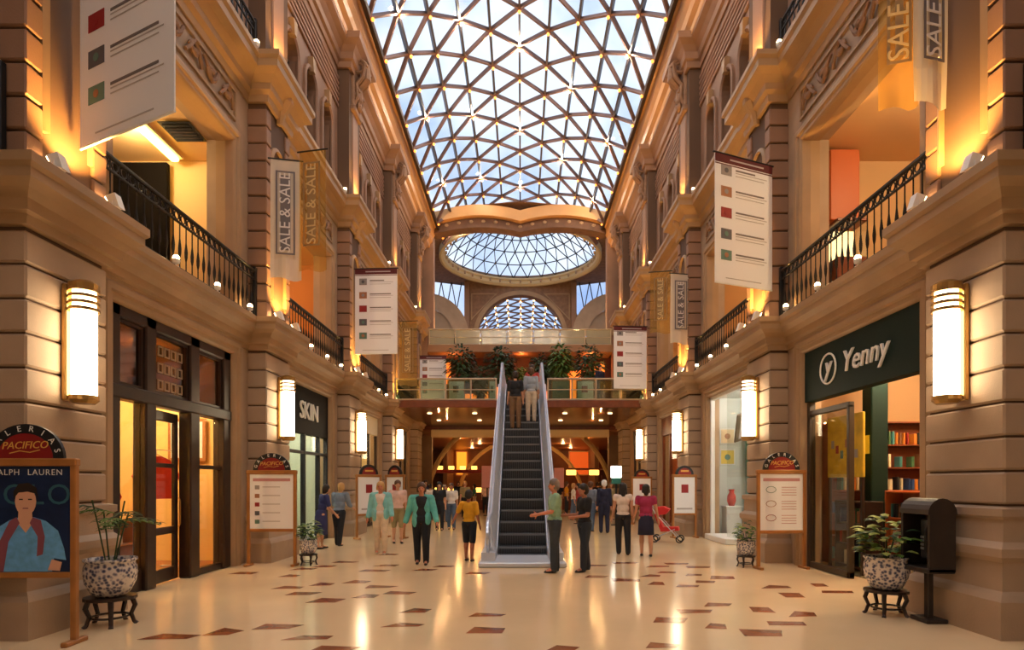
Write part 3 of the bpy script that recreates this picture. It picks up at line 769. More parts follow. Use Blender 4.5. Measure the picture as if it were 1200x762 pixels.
# ------------------------------------------------------------------ hanging banners
thumbs = [mat('print_grey', (150, 146, 146), .6), mat('print_brown', (168, 116, 84), .6), mat('print_red', (150, 34, 36), .6), mat('print_charcoal', (92, 92, 100), .6), mat('print_teal', (92, 128, 118), .6)]
txt = mat('print_text', (120, 112, 112), .6); txt_l = mat('print_text_pale', (186, 180, 180), .6); txt_d = mat('print_black', (36, 34, 36), .6)
def list_banner(label, x0, x1, y0, y1, ztop, zbot, header=True):
    """printed sheet hung from a pole; (x0,y0) left edge, (x1,y1) right edge as seen from the entrance"""
    c = Vector(((x0+x1)/2, (y0+y1)/2, zbot)); w = math.hypot(x1-x0, y1-y0); h = ztop-zbot
    t = thing('list_banner', label, 'banner', c, math.atan2(y1-y0, x1-x0))
    MB().box(-w/2, w/2, -.008, .008, 0, h).build('sheet', paper, t)
    MB().tube([(-w/2-.04, 0, h+.02), (w/2+.04, 0, h+.02)], .018, 8).build('pole', iron, t)
    MB().tube([(-w/2, 0, -.015), (w/2, 0, -.015)], .014, 8).build('bottom_bar', white, t)
    if header:
        MB().box(-w/2, w/2, -.013, -.008, h-.16, h).build('header_band', maroon, t)
        MB().box(-w*.25, w*.34, -.015, -.013, h-.095, h-.065).build('header_line', txt_l, t)
        MB().box(-w/2, w/2, -.013, -.008, h-.20, h-.18).build('header_stripe', maroon, t)
    st = .42 if h > 2.4 else .38; z = .55 + 4*st
    for i in range(5):
        zz = z - i*st
        MB().box(-w*.40, -w*.22, -.013, -.008, zz-.10, zz+.10).build('picture', thumbs[i], t)
        MB().lathe([(0,-.002),(.05,-.002),(.05,.002),(0,.002)], (0,0,0), 10).build('picture_motif', thumbs[(i*2+3) % 5], t, loc=(-w*.31, -.0155, zz)).rotation_euler[0] = R(90)
        for q, (l, hh, m) in enumerate(((.34 if i == 0 else .5, .03, txt), (.55, .012, txt_l), (.5, .012, txt_l))):
            MB().box(-w*.15, -w*.15+w*l, -.013, -.008, zz+.05-q*.06-hh, zz+.05-q*.06).build('text_line', m, t)
    MB().box(-w*.32, w*.3, -.013, -.008, .09, .105).build('text_line', txt_l, t)
    return t
def PX(px, Y): return (px - VX)*Y/F
list_banner('large white list banner hung beside the first balcony above the wood shop', -5.20, PX(205, 6.32), 7.05, 6.32, 8.85, 5.60)
list_banner('white list banner with maroon header hung on the pilaster past the black fascia shop', PX(416, 18.6), PX(466, 18.6), 18.62, 18.55, 8.30, 5.68)
list_banner('small white list banner hung on the last pilaster behind the bridge', PX(492, 30.4), PX(523, 30.4), 30.4, 30.4, 8.1, 5.75)
list_banner('white list banner with maroon header hung between the bookshop and the white showroom', PX(833, 12.0), PX(905, 12.28), 11.75, 12.3, 8.15, 5.62)
list_banner('white list banner hung on the bridge pilaster on the bookshop side', PX(719, 24.3), PX(758, 24.3), 24.25, 24.35, 8.0, 5.5)
cloth_w = thin('white_gauze', (240, 236, 226), .0, .5, .80, (228, 218, 200)); cloth_a = thin('amber_gauze', (250, 222, 160), .0, .5, .30, (214, 176, 106))
sale_me = {}
def sale_flag(label, x0, x1, y0, y1, ztop, zbot, m, frame_m, letter_m):
    c = Vector(((x0+x1)/2, (y0+y1)/2, zbot)); w = math.hypot(x1-x0, y1-y0); h = ztop-zbot
    t = thing('sale_flag', label, 'flag', c, math.atan2(y1-y0, x1-x0))
    sh = MB(); n = 8
    for i in range(n):
        for q in range(6):
            f = lambda a, b: ((-w/2 + w*a/n)*(1+.04*(1-b/6)), .03*math.sin(a*1.1 + b*.5)*(1 - b/6), h*b/6 + (.04*math.sin(a*.8) if b == 0 else 0))
            sh.add([f(i,q), f(i+1,q), f(i+1,q+1), f(i,q+1)], [(0,1,2,3)])
    sh.build('cloth', m, t, True)
    MB().tube([(-w/2-.05, 0, h+.01), (w/2+.05, 0, h+.01)], .016, 8).build('pole', iron, t)
    a, b = -w*.32, w*.32; z0, z1 = h*.20, h*.90
    MB().sweep([(a,z0),(b,z0),(b,z1),(a,z1)], [(0,0),(.035,0),(.035,.003),(0,.003)], lambda p, q, d: (p, -.042-d, q), closed=True).build('printed_frame', frame_m, t)
    MB().box(a+.09, b-.09, -.045, -.042, z0+.09, z1-.09).build('printed_panel', frame_m, t)
    key = (round(h, 2), letter_m.name)
    me = sale_me.get(key) or sale_me.setdefault(key, text_mesh('lettering', 'SALE & SALE', h*.125, letter_m, .002))
    o = link('lettering', me, t); o.matrix_local = frame_matrix((0,0,1), (-1,0,0), (0, -.05, (z0+z1)/2))
    return t
for lab, px0, px1, Y, zt, zb_, wm in (
    ('white gauze SALE flag on the pilaster between the wood shop and the black fascia shop', 317, 350, 12.25, 8.3, 5.85, 0),
    ('amber see-through SALE flag beside a white one before the black fascia shop', 351, 384, 12.3, 8.45, 6.0, 1),
    ('white SALE flag over the front pilaster beside the bookshop', 1072, 1118, 7.0, 8.6, 6.12, 0),
    ('amber see-through SALE flag beside a white one above the bookshop', 1030, 1068, 7.4, 8.9, 6.25, 1),
    ('small white SALE flag on the pilaster past the white showroom', 786, 810, 18.4, 8.1, 5.95, 0),
    ('small amber see-through SALE flag past the white showroom', 762, 785, 18.6, 8.2, 6.3, 1),
    ('small amber see-through SALE flag on the bridge pilaster on the black fascia side', 468, 489, 24.3, 8.2, 5.6, 1)):
    x0, x1 = PX(px0, Y), PX(px1, Y)
    sale_flag(lab, x0, x1, Y, Y + (-.12 if wm else .12), zt, zb_, cloth_a if wm else cloth_w,
              mat('print_amber_grey', (150, 120, 78), .7) if wm else mat('print_slate', (112, 106, 108), .7), mat('print_sand', (214, 186, 130), .7) if wm else mat('print_white', (232, 228, 224), .7))

# ------------------------------------------------------------------ standing sign boards with an arched mall crest
crest_red = mat('crest_red', (140, 26, 28), .45); crest_blk = mat('crest_black', (24, 26, 30), .45); gold_l = mat('gold_letter', (226, 178, 84), .4); white_l = mat('white_letter', (240, 238, 232), .4)
letters = {}
def sign_board(label, loc, rz, w=.92, face=None, name='standing_sign', detail=1):
    t = thing(name, label, 'sign', loc, rz)
    z0, z1 = .68, 1.84
    for s in (-1, 1):
        MB().bev(s*w/2-.03, s*w/2+.03, -.03, .03, 0, z1, .008).build('post', wood_md, t)
        MB().bev(s*w/2-.035, s*w/2+.035, -.16, .16, 0, .05, .01).build('foot', wood_md, t)
    MB().bev(-w/2+.03, w/2-.03, -.03, .03, z0, z0+.06, .008).build('frame_rail', wood_md, t); MB().bev(-w/2-.04, w/2+.04, -.04, .04, z1-.02, z1+.06, .012).build('top_rail', wood_md, t)
    MB().box(-w/2+.03, w/2-.03, -.012, .012, z0+.06, z1-.02).build('panel', face or paper, t)
    # crest
    cz = z1+.06; ro, ri = w*.40, w*.29
    half = lambda r, y0, y1: MB().poly([(r*math.cos(math.pi*i/20), y0, cz + r*.92*math.sin(math.pi*i/20)) for i in range(21)], (0, y1-y0, 0))
    c = half(ro, -.02, .02).build('crest', crest_blk, t)
    half(ri, -.026, -.02).build('crest_field', crest_red, c)
    if detail:
        word = 'GALERIAS'
        for i, ch in enumerate(word):
            a = math.pi*(1 - (i+.7)/(len(word)+.4)); r = (ro+ri)/2
            if ch not in letters: letters[ch] = text_mesh('crest_letter', ch, .085, white_l, .002)
            o = link('crest_letter', letters[ch], c)
            o.matrix_local = frame_matrix((math.sin(a), 0, -math.cos(a)), (math.cos(a), 0, math.sin(a)), (r*math.cos(a), -.023, cz + r*.92*math.sin(a)))
        if 'P' not in letters or 'word' not in letters: letters['word'] = text_mesh('crest_word', 'PACIFICO', .105, gold_l, .002, .25)
        o = link('crest_word', letters['word'], c); o.matrix_local = frame_matrix((1,0,.03), (-.03,0,1), (0, -.029, cz+.13))
        MB().tube([(-.15, -.028, cz+.05), (-.05, -.028, cz+.075), (.05, -.028, cz+.06), (.15, -.028, cz+.085)], .006, 4).build('crest_flourish', gold_l, c)
    else:
        MB().box(-ri*.6, ri*.6, -.03, -.026, cz+.08, cz+.13).build('crest_word', gold_l, c)
    return t
def board_list(t, w=.92, pink=False):
    a = -w*.36
    MB().box(-w*.4, w*.4, -.016, -.012, 1.68, 1.74).build('heading', mat('print_rose', (196, 140, 140), .6), t)
    if not pink:
        for i in range(5):
            MB().box(a, a+.09, -.016, -.012, 1.52-i*.17, 1.60-i*.17).build('picture', thumbs[i], t)
            MB().box(a+.15, a+.5, -.016, -.012, 1.56-i*.17, 1.575-i*.17).build('text_line', txt_l, t)
    else:
        for i in range(3):
            MB().tube([(a+.12+.1*math.cos(u), -.014, 1.52-.27*i+.06*math.sin(u)) for u in [q*math.pi/6 for q in range(12)]], .006, 4, True).build('plan_outline', thumbs[[4, 1, 2][i]], t)
            for q in range(4): MB().box(.0, .3, -.016, -.012, 1.56-.27*i-q*.05, 1.57-.27*i-q*.05).build('text_line', mat('print_rose', (196, 140, 140), .6), t)
navy = mat('poster_navy', (26, 42, 76), .35, noise=(5, .3))
sb = sign_board('standing sign with a blue poster of a man in a denim shirt', (-5.05, 6.1, 0), R(2), .95, navy)
# printed poster figure: flat shapes on the sheet
def flat(pts, y, name, m): return MB().poly([(x, y, z) for x, z in pts], (0, -.001, 0)).build(name, m, sb)
skin_p = mat('print_skin', (222, 168, 138), .5); denim_p = mat('print_denim', (104, 168, 220), .5, noise=(14, .18)); hair_p = mat('print_hair', (40, 28, 24), .5); rose_p = mat('print_mauve', (140, 78, 92), .5)
flat([(-.40,.745),(-.38,1.0),(-.30,1.18),(-.16,1.27),(-.06,1.30),(.08,1.30),(.20,1.26),(.32,1.16),(.38,.98),(.40,.86),(.28,.88),(.26,.745)], -.013, 'poster_shirt', denim_p)
flat([(-.07,1.38),(-.08,1.24),(.0,1.14),(.07,1.24),(.06,1.38)], -.0145, 'poster_neck', skin_p)
flat([(.0+.105*math.cos(a), 1.46+.145*math.sin(a)) for a in [i*math.pi/9 for i in range(18)]], -.016, 'poster_face', skin_p)
flat([(-.115,1.46),(-.12,1.56),(-.07,1.64),(.03,1.65),(.11,1.60),(.125,1.48),(.10,1.54),(.02,1.56),(-.07,1.55),(-.10,1.51)], -.0175, 'poster_hair', hair_p)
for s in (-1, 1):
    flat([(s*.045-.02,1.475),(s*.045+.02,1.475),(s*.045+.018,1.487),(s*.045-.018,1.487)], -.0175, 'poster_eye', hair_p)
flat([(-.03,1.385),(.03,1.385),(.025,1.395),(-.025,1.395)], -.0175, 'poster_mouth', rose_p)
flat([(-.09,1.30),(-.16,1.26),(-.26,1.05),(-.32,.745),(-.22,.745),(-.17,1.05),(-.06,1.24)], -.0155, 'poster_sweater', rose_p)
flat([(.07,1.30),(.15,1.27),(.19,1.10),(.17,.92),(.11,.90),(.12,1.10),(.04,1.24)], -.0155, 'poster_sweater', rose_p)
flat([(.22,.76),(.34,.75),(.36,.84),(.26,.87)], -.0155, 'poster_hand', skin_p)
for s_, x_, z, sz, m, y in (('RALPH', -.20, 1.755, .085, white_l, -.0135), ('LAUREN', .19, 1.755, .085, white_l, -.0135), ('POLO', .02, 1.52, .30, mat('print_deep_teal', (48, 96, 112), .5), -.0125)):
    o = link('poster_lettering', text_mesh('poster_lettering', s_, sz, m, .0005, 0, 1.15), sb); o.matrix_local = frame_matrix((1,0,0), (0,0,1), (x_, y, z))
b2 = sign_board('wood framed standing sign with a printed list before the black fascia shop pilaster', (-4.95, 11.85, 0), 0); board_list(b2)
b3 = sign_board('wood framed standing sign with a pink floor plan by the white showroom', (4.98, 11.45, 0), R(6)); board_list(b3, pink=True)
for lab, px, Y, rz, w in (('small standing sign turned towards the wall past the black fascia shop', 432, 17.7, R(48), .80), ('standing sign turned towards the escalator past the black fascia shop', 463, 17.9, R(-35), .75),
                          ('standing sign by the pilaster past the white showroom', 802, 17.9, R(10), .72), ('standing sign by the bridge pilaster on the bookshop side', 752, 23.9, R(10), .8)):
    b = sign_board(lab, (PX(px, Y), Y, 0), rz, w, detail=0)
    MB().box(-.1, .12, -.016, -.012, 1.35, 1.6).build('picture', mat('print_red', (150, 34, 36), .6), b); MB().box(-.25, .25, -.016, -.012, .85, .9).build('text_line', txt_l, b)

# ------------------------------------------------------------------ porcelain planters
porc = mat('painted_porcelain', (150, 140, 136), .2); 
t_ = porc.node_tree; vor = t_.nodes.new('ShaderNodeTexVoronoi'); vor.inputs['Scale'].default_value = 24; rp = t_.nodes.new('ShaderNodeValToRGB'); tcx = t_.nodes.new('ShaderNodeTexCoord')
rp.color_ramp.elements[0].position = .25; rp.color_ramp.elements[0].color = lin((74, 80, 104)); rp.color_ramp.elements.new(.42).color = lin((150, 146, 158)); rp.color_ramp.elements[-1].position = .62; rp.color_ramp.elements[-1].color = lin((222, 214, 206))
t_.links.new(tcx.outputs['Object'], vor.inputs['Vector']); t_.links.new(vor.outputs['Distance'], rp.inputs['Fac']); t_.links.new(rp.outputs['Color'], t_.nodes['Principled BSDF'].inputs['Base Color'])
soil = mat('soil', (50, 36, 26), .9)
leaf_d = mat('dark_leaf', (44, 74, 36), .5, noise=(3, .3)); leaf_g = mat('mid_leaf', (86, 120, 44), .5, noise=(3, .3)); leaf_y = mat('pale_leaf', (150, 160, 70), .5, noise=(3, .25))
def leaf(mb, p, d, L, w, droop=.4, n=5, up=Vector((0,0,1))):
    p = Vector(p); d = Vector(d).normalized(); side = d.cross(up)
    side = side.normalized() if side.length > 1e-4 else Vector((1,0,0)); P = []; Fc = []
    for i in range(n+1):
        t = i/n; c = p + d*L*t - up*droop*L*t*t; ww = w*math.sin(math.pi*min(1, .12+.88*t))**.7 if i < n else 0
        P += [c - side*ww/2, c + up*ww*.15, c + side*ww/2]
    for i in range(n):
        for q in range(2): Fc.append((i*3+q, i*3+q+1, i*3+q+4, i*3+q+3))
    mb.add(P, Fc)
def planter(label, loc, kind, size=1.0):
    t = thing('potted_palm' if kind == 'palm' else 'potted_plant', label, 'plant', loc, 0, None, (size,)*3)
    st = MB().lathe([(.20,.30),(.27,.30),(.27,.335),(.20,.335)], n=16).build('stand', wood_dk, t)
    lg = MB().tube([(.22,0,.31),(.25,0,.22),(.21,0,.12),(.24,0,.03),(.27,0,.0)], [.03,.028,.024,.022,.026], 6).mesh('stand_leg', wood_dk)
    for i in range(5): link('stand_leg', lg, st, rz=i*2*math.pi/5 + .3)
    MB().tube([(.19*math.cos(a), .19*math.sin(a), .10) for a in [i*math.pi/8 for i in range(16)]], .014, 5, True).build('stand_ring', wood_dk, st)
    MB().lathe([(.0,.34),(.15,.34),(.19,.37),(.255,.50),(.27,.60),(.265,.68),(.245,.73),(.27,.75),(.27,.775),(.24,.775),(.235,.72),(.0,.715)], n=24).build('pot', porc, t, True)
    MB().lathe([(.0,.716),(.235,.716),(.235,.735),(0,.745)], n=16).build('soil', soil, t)
    rnd = random.Random(int(abs(loc[0])*100))
    if kind == 'palm':
        for i in range(4):
            a = rnd.uniform(0, 6.28); mb = MB(); b = Vector((.05*math.cos(a), .05*math.sin(a), .74)); tp = b + Vector((.14*math.cos(a), .1*math.sin(a), .55+.18*rnd.random()))
            mb.tube([b, (b+tp)/2 + Vector((0,0,.03)), tp], .009, 5); mb.build('stem', leaf_d, t)
        for i in range(9):
            a = i*.7 + rnd.uniform(-.2, .2); L = rnd.uniform(.35, .62); fb = MB()
            o = Vector((rnd.uniform(-.1,.1), rnd.uniform(-.06,.06), 1.22+rnd.uniform(-.12,.16))); d = Vector((math.cos(a), math.sin(a)*.8, .45))
            for q in range(7):
                u = q/6; p = o + d*L*u - Vector((0,0,.45*L*u*u))
                for s in (-1, 1): leaf(fb, p, d + d.cross(Vector((0,0,1)))*s*1.1, .20*(1.1-u*.6), .035, .5, 3)
            fb.tube([o + d*L*u/4 - Vector((0,0,.45*L*(u/4)**2)) for u in range(5)], .006, 4)
            fb.build('frond', leaf_g if i % 2 else leaf_d, t)
    else:
        for i in range(90):
            a = rnd.uniform(0, 6.28); r = .27*math.sqrt(rnd.random()); z = .80 + .55*rnd.random()*(1.15-r*2)
            mb = MB(); leaf(mb, (r*math.cos(a), r*math.sin(a), z), (math.cos(a), math.sin(a), .5), rnd.uniform(.16,.27), .11, .45, 4)
            mb.build('leaf', (leaf_g, leaf_y, leaf_d)[i % 3], t)
        st_ = MB()
        for i in range(6): a = i*1.05; st_.tube([(.02*math.cos(a),.02*math.sin(a),.73),(.1*math.cos(a),.1*math.sin(a),1.0)], .008, 4)
        st_.build('stems', leaf_d, t)
    return t
planter('thin palm in a painted porcelain pot on a carved stand before the wood shop', (-4.78, 6.95, 0), 'palm', 1.0)
planter('bushy plant in a blue and white porcelain pot beside the bookshop', (4.58, 7.5, 0), 'bush', .94)
planter('potted plant half hidden beside the standing sign at the black fascia shop pilaster', (-4.28, 12.0, 0), 'bush', .66)
planter('potted plant half hidden beside the standing sign at the white showroom', (4.42, 11.75, 0), 'bush', .66)

# ------------------------------------------------------------------ public telephone in a dark wooden hood
ph = thing('public_telephone', 'dark wooden hooded telephone stand against the front pilaster by the bookshop', 'telephone', (XC+XP-.16, 7.12, 0))
bwood = mat('blackened_oak', (46, 36, 30), .5, noise=(5, .25))
hood = MB()
arcp = [(-.30, .62), (-.30, 1.28)] + [(-.15 - .15*math.cos(math.pi*i/10), 1.28 + .17*math.sin(math.pi*i/10)) for i in range(1, 11)] + [(0, .62)]
for y in (-.26, .22): MB().poly([(x, y, z) for x, z in arcp], (0, .04, 0)).build('side_panel', bwood, ph)
MB().sweep([(p[0], p[1]) for p in arcp[1:-1]], [(0,-.26),(.02,-.26),(.02,.26),(0,.26)], lambda a, b, d: (a, d, b)).build('hood', bwood, ph)
MB().bev(-.03, 0, -.22, .22, .62, 1.4, .005).build('back_panel', bwood, ph)
MB().bev(-.32, 0, -.26, .26, .60, .66, .01).build('shelf', bwood, ph)
tl = MB().bev(-.16, -.03, -.12, .12, .74, 1.22, .02).build('telephone_body', mat('grey_phone', (70, 72, 78), .35), ph)
MB().tube([(-.18,-.08,.80),(-.22,-.08,.86),(-.22,-.08,1.08),(-.18,-.08,1.14)], [.03,.022,.022,.03], 8).build('handset', iron, tl)
for i in range(4):
    for q in range(3): MB().bev(-.175, -.16, .0+q*.035, .025+q*.035, .85+i*.045, .88+i*.045, .003).build('key', steel, tl)
MB().bev(-.17, -.10, -.04, .04, 0, .61, .01).build('post', bwood, ph); MB().bev(-.26, -.01, -.16, .16, 0, .05, .01).build('foot', bwood, ph)
# ------------------------------------------------------------------ escalator
EX, EW = .02, .52
ESC = thing('escalator', 'steel escalator with dark ribbed steps climbing to the bridge', 'escalator', (EX, 12.0, 0))
SL = R(32); run = F2/math.tan(SL); ES0, ES1 = 1.0, 1.0 + run      # local y where the slope starts / ends
nst = 20; rise_ = F2/nst; tread = run/nst
stm = MB()
stm.box(-EW, EW, 0, tread+.02, -.05, 0); 
stm.poly([(-EW,0,0),(EW,0,0),(EW,.03,-rise_-.01),(-EW,.03,-rise_-.01)], (0,.02,0))
step_me = stm.mesh('step', steel_d)
rib = MB()
for i in range(26):
    x = -EW+.02 + i*(2*EW-.04)/25; rib.box(x-.008, x+.008, -.004, tread-.03, 0, .012); rib.box(x-.008, x+.008, -.006, .012, -rise_+.02, 0)
rib_me = rib.mesh('step_ribs', mat('step_alloy', (88, 92, 96), .4, metal=.5))
nos_me = MB().box(-EW, EW, -.012, .012, -.03, .014).mesh('nosing', mat('nosing_alloy', (120, 124, 128), .4, metal=.4))
for i in range(nst):
    o = link('step', step_me, ESC, (0, ES0 + i*tread, (i+1)*rise_)); link('step_ribs', rib_me, o); link('nosing', nos_me, o)
def zfloor(y): return 0.1 if y < ES0 else (min(F2, .1 + (y-ES0)*math.tan(SL)) if y < ES1 else F2)
ys = [-.15, .2, .6, ES0, ES0+.6] + [ES0 + run*i/8 for i in range(1, 8)] + [ES1-.3, ES1+.2, ES1+.8, ES1+2.0]
LP = MB().bev(-.86, .86, -.42, 1.02, 0.002, .10, .02).build('landing_plate', mat('pale_steel', (212, 218, 228), .35, metal=.25), ESC)
cb = MB()
for i in range(30): cb.box(-EW+.01+i*.035, -EW+.025+i*.035, .8, 1.02, .10, .112)
cb.build('comb', steel_d, LP)
for s in (-1, 1):
    # solid steel balustrade, following floor line
    low = [(y, max(0.0, zfloor(y)-.55)) for y in ys]; hi = [(y, zfloor(y)+.86) for y in ys]
    def sheet(x0, x1, lo, up):
        mb = MB()
        for i in range(len(lo)-1):
            a, b, c, d = lo[i], lo[i+1], up[i+1], up[i]
            mb.add([(x0,*a),(x0,*b),(x0,*c),(x0,*d),(x1,*a),(x1,*b),(x1,*c),(x1,*d)], [(0,1,2,3),(4,7,6,5),(0,4,5,1),(3,2,6,7)] + ([(0,3,7,4)] if i == 0 else []) + ([(1,5,6,2)] if i == len(lo)-2 else []))
        return mb
    def slant(s, lo, up):
        mb = MB(); a0, a1, b0, b1 = s*(EW+.03), s*(EW+.07), s*(EW+.15), s*(EW+.19)
        for i in range(len(lo)-1):
            a, b, c, d = lo[i], lo[i+1], up[i+1], up[i]
            mb.add([(a0,*a),(a0,*b),(b0,*c),(b0,*d),(a1,*a),(a1,*b),(b1,*c),(b1,*d)], [(0,1,2,3),(4,7,6,5),(0,4,5,1),(3,2,6,7)] + ([(0,3,7,4)] if i == 0 else []) + ([(1,5,6,2)] if i == len(lo)-2 else []))
        return mb
    sheet(s*(EW+.02), s*(EW+.30), low, [(y, zfloor(y)+.16) for y in ys]).build('skirt_deck', mat('pale_steel', (212, 218, 228), .35, metal=.25), ESC)
    slant(s, [(y, zfloor(y)+.14) for y in ys[1:]], [(y, zfloor(y)+.84) for y in ys[1:]]).build('side_panel', mat('silver_enamel', (228, 234, 246), .3, metal=.25), ESC)
    # handrail with the rounded newel
    hp = [(s*(EW+.17), .25, .28+.1), (s*(EW+.17), .0, .35), (s*(EW+.17), -.12, .55), (s*(EW+.17), -.06, .8), (s*(EW+.17), .15, .93)] + [(s*(EW+.17), y, zfloor(y)+.87) for y in ys[2:]]
    MB().tube(hp, .045, 8).build('handrail', mat('slate_handrail', (170, 180, 202), .35), ESC, True)
    MB().sweep([(-.02+.42*math.cos(t)-.0, .52+.36*math.sin(t)) for t in [R(90)+i*R(18) for i in range(11)]], [(0,-.02),(.02,-.02),(.02,.02),(0,.02)], lambda a, b, d: (s*(EW+.17)+d, a+.12, b+.03)).build('newel_band', steel, ESC)
    MB().poly([(s*(EW+.17)-.02, .5, .12)] + [(s*(EW+.17)-.02, .12+.38*math.cos(t), .56+.33*math.sin(t)) for t in [R(90)+i*R(18) for i in range(11)]] + [(s*(EW+.17)-.02, .5, .9)], (.04, 0, 0)).build('newel_panel', MATS['silver_enamel'], ESC)
MB().poly([(-.8, ES0+1.2, .02), (-.8, ES1, F2-.65), (-.8, ES1+1.2, F2-.65), (-.8, ES1+1.2, F2-.12), (-.8, ES1, F2-.28), (-.8, ES0+.3, .02)], (1.6, 0, 0)).build('truss', steel_d, ESC)
MB().bev(-.84, .84, ES1, 12.48, F2-.12, F2, .01).build('upper_landing_plate', steel, ESC)

# ------------------------------------------------------------------ shops
def SX(s, x): return XC + s*x
dark_floor = mat('dark_shop_floor', (120, 78, 46), .3)
room(-1, 0, 1, mat('lemon_wall', (240, 206, 130), .7), mat('wood_shop_floor', (160, 96, 50), .3), cream, power=230, lights=((.25,.25),(.25,.75),(.7,.5)))
room(-1, 1, 1, mat('mint_wall', (206, 214, 190), .6), white, white, power=110, col=(250, 245, 228), lights=((.3,.3),(.3,.7)))
room(-1, 2, 1, mat('cream_wall2', (226, 206, 160), .6), dark_floor, white, power=90, lights=((.4,.5),))
room(-1, 3, 1, tanr, dark_floor, cream, power=60)
room(1, 0, 1, mat('book_wall', (168, 132, 92), .7), mat('sage_shop_floor', (118, 106, 74), .4), cream, power=240, col=(255, 226, 184), lights=((.2,.3),(.2,.7),(.7,.5)))
room(1, 1, 1, mat('white_wall', (216, 218, 210), .6), white, white, power=75, col=(250, 245, 235), lights=((.3,.3),(.3,.7)))
room(1, 2, 1, mat('russet_wall', (170, 92, 48), .6), dark_floor, tanr, power=60)
room(1, 3, 1, tanr, dark_floor, cream, power=60)
room(-1, 0, 2, cream, dark_floor, cream, power=45, lights=((.35,.75),))
room(-1, 1, 2, mat('orange_room', (214, 140, 66), .7), dark_floor, cream, power=60)
room(-1, 2, 2, tanr, dark_floor, cream, power=40)
room(-1, 3, 2, tanr, dark_floor, cream, power=40)
room(1, 0, 2, mat('peach_room', (214, 178, 132), .7), dark_floor, mat('peach_ceiling', (226, 184, 134), .7), power=80, lights=((.4,.4),))
room(1, 1, 2, tanr, dark_floor, cream, power=60)
room(1, 2, 2, tanr, dark_floor, cream, power=40)
room(1, 3, 2, tanr, dark_floor, cream, power=40)

# --- dark wood clothes shop on the left
A, B = PIL[2] + OPEN, PIL[3] - OPEN
sf = thing('wood_shopfront', 'dark walnut shopfront with glazed doors and framed transom windows', 'shopfront', (SX(-1, XS), (A+B)/2, 0)); L = B - A
xs = [-L/2+.12, -L/2+.95, L/2-1.28, L/2-.14]
for y, w in zip(xs, (.24, .26, .30, .28)): MB().bev(-.12, .10, y-w/2, y+w/2, 0, 4.2, .02).build('column', wood_dk, sf)
MB().bev(-.12, .12, -L/2, L/2, 2.86, 3.06, .02).build('transom_beam', wood_dk, sf); MB().bev(-.12, .10, -L/2, L/2, 4.02, 4.2, .02).build('head_beam', wood_dk, sf)
MB().bev(-.14, .03, -L/2, -L/2+1.0, 0, .32, .02).build('kick_panel', wood_dk, sf)
for (a, b) in ((xs[0]+.12, xs[1]-.13), (xs[1]+.13, xs[2]-.15), (xs[2]+.15, xs[3]-.14)):
    MB().box(-.01, .01, a, b, 3.06, 4.02).build('transom_pane', thin('smoked_glass', (120, 96, 70), .16, .05), sf)
    MB().sweep([(a,3.06),(b,3.06),(b,4.02),(a,4.02)], [(0,-.03),(.05,-.03),(.05,.05),(0,.05)], lambda p, q, d: (d, p, q), closed=True).build('transom_frame', wood_dk, sf)
a, b = xs[1]+.13, xs[2]-.15
for i in range(4):
    for q in range(3):
        y, z = a+.12+(b-a-.24)*(i+.5)/4, 3.22+.27*q
        MB().sweep([(y-.07,z-.08),(y+.07,z-.08),(y+.07,z+.08),(y-.07,z+.08)], [(0,0),(.022,0),(.022,.015),(0,.015)], lambda p, r_, d: (.02+d, p, r_), closed=True).build('fret_square', mat('pale_fret', (150, 134, 104), .4), sf)
def glazed_door(parent, y0, y1, x0=-.03, x1=.03, ang=0, name='door'):
    hinge = link(name, None, parent, (x0, y0, 0), ang); w = y1-y0
    fr = MB().bev(-.03,.03,0,.12,.02,2.82,.01).bev(-.03,.03,w-.12,w,.02,2.82,.01).bev(-.03,.03,.12,w-.12,.02,.24,.01).bev(-.03,.03,.12,w-.12,2.66,2.82,.01).bev(-.03,.03,.12,w-.12,.80,.92,.01).bev(-.03,.03,.12,w-.12,1.9,1.97,.01)
    fr.build('door_frame', wood_dk, hinge)
    MB().box(-.008,.008,.12,w-.12,.24,2.66).build('door_pane', winglass, hinge)
    MB().tube([(.06,w-.06,.9),(.09,w-.06,.95),(.09,w-.06,1.35),(.06,w-.06,1.4)], .012, 6).build('door_handle', brass, hinge)
glazed_door(sf, xs[1]+.14, xs[2]-.2, -.04, 0, R(5))
MB().box(-.008, .008, xs[0]+.12, xs[1]-.13, .32, 2.86).build('display_pane', winglass, sf)
MB().box(-.008, .008, xs[2]+.15, xs[3]-.14, .1, 2.86).build('display_pane', winglass, sf); MB().bev(-.05,.05,xs[2]+.15,xs[3]-.14,1.9,1.97,.01).build('glazing_rail', wood_dk, sf); MB().bev(-.06,.06,xs[2]+.15,xs[3]-.14,.01,.12,.01).build('sill', wood_dk, sf)
# goods in that shop
red_f = mat('scarlet_cloth', (206, 52, 30), .8, noise=(8, .2)); blue_f = mat('navy_cloth', (36, 44, 76), .8); cream_f = mat('cream_cloth', (226, 210, 180), .8)
def garment(label, loc, m, rz=0, group=None, h=1.0):
    t = thing('hanging_garment', label, 'garment', loc, rz, group)
    MB().poly([(-.05,-.26,0),(-.05,.26,0),(-.05,.24,.35*h),(-.05,.34,.30*h),(-.05,.40,.38*h),(-.05,.22,.66*h),(-.05,.07,.72*h),(-.05,-.07,.72*h),(-.05,-.22,.66*h),(-.05,-.40,.38*h),(-.05,-.34,.30*h),(-.05,-.24,.35*h)], (.10,0,0)).build('cloth', m, t)
    MB().tube([(0,-.2,.67*h),(0,0,.76*h),(0,.2,.67*h)], .01, 5).tube([(0,0,.76*h),(0,0,.82*h),(0,.03,.85*h),(0,.05,.82*h)], .006, 4).build('hanger', steel, t)
    return t
rack_y = B - .62
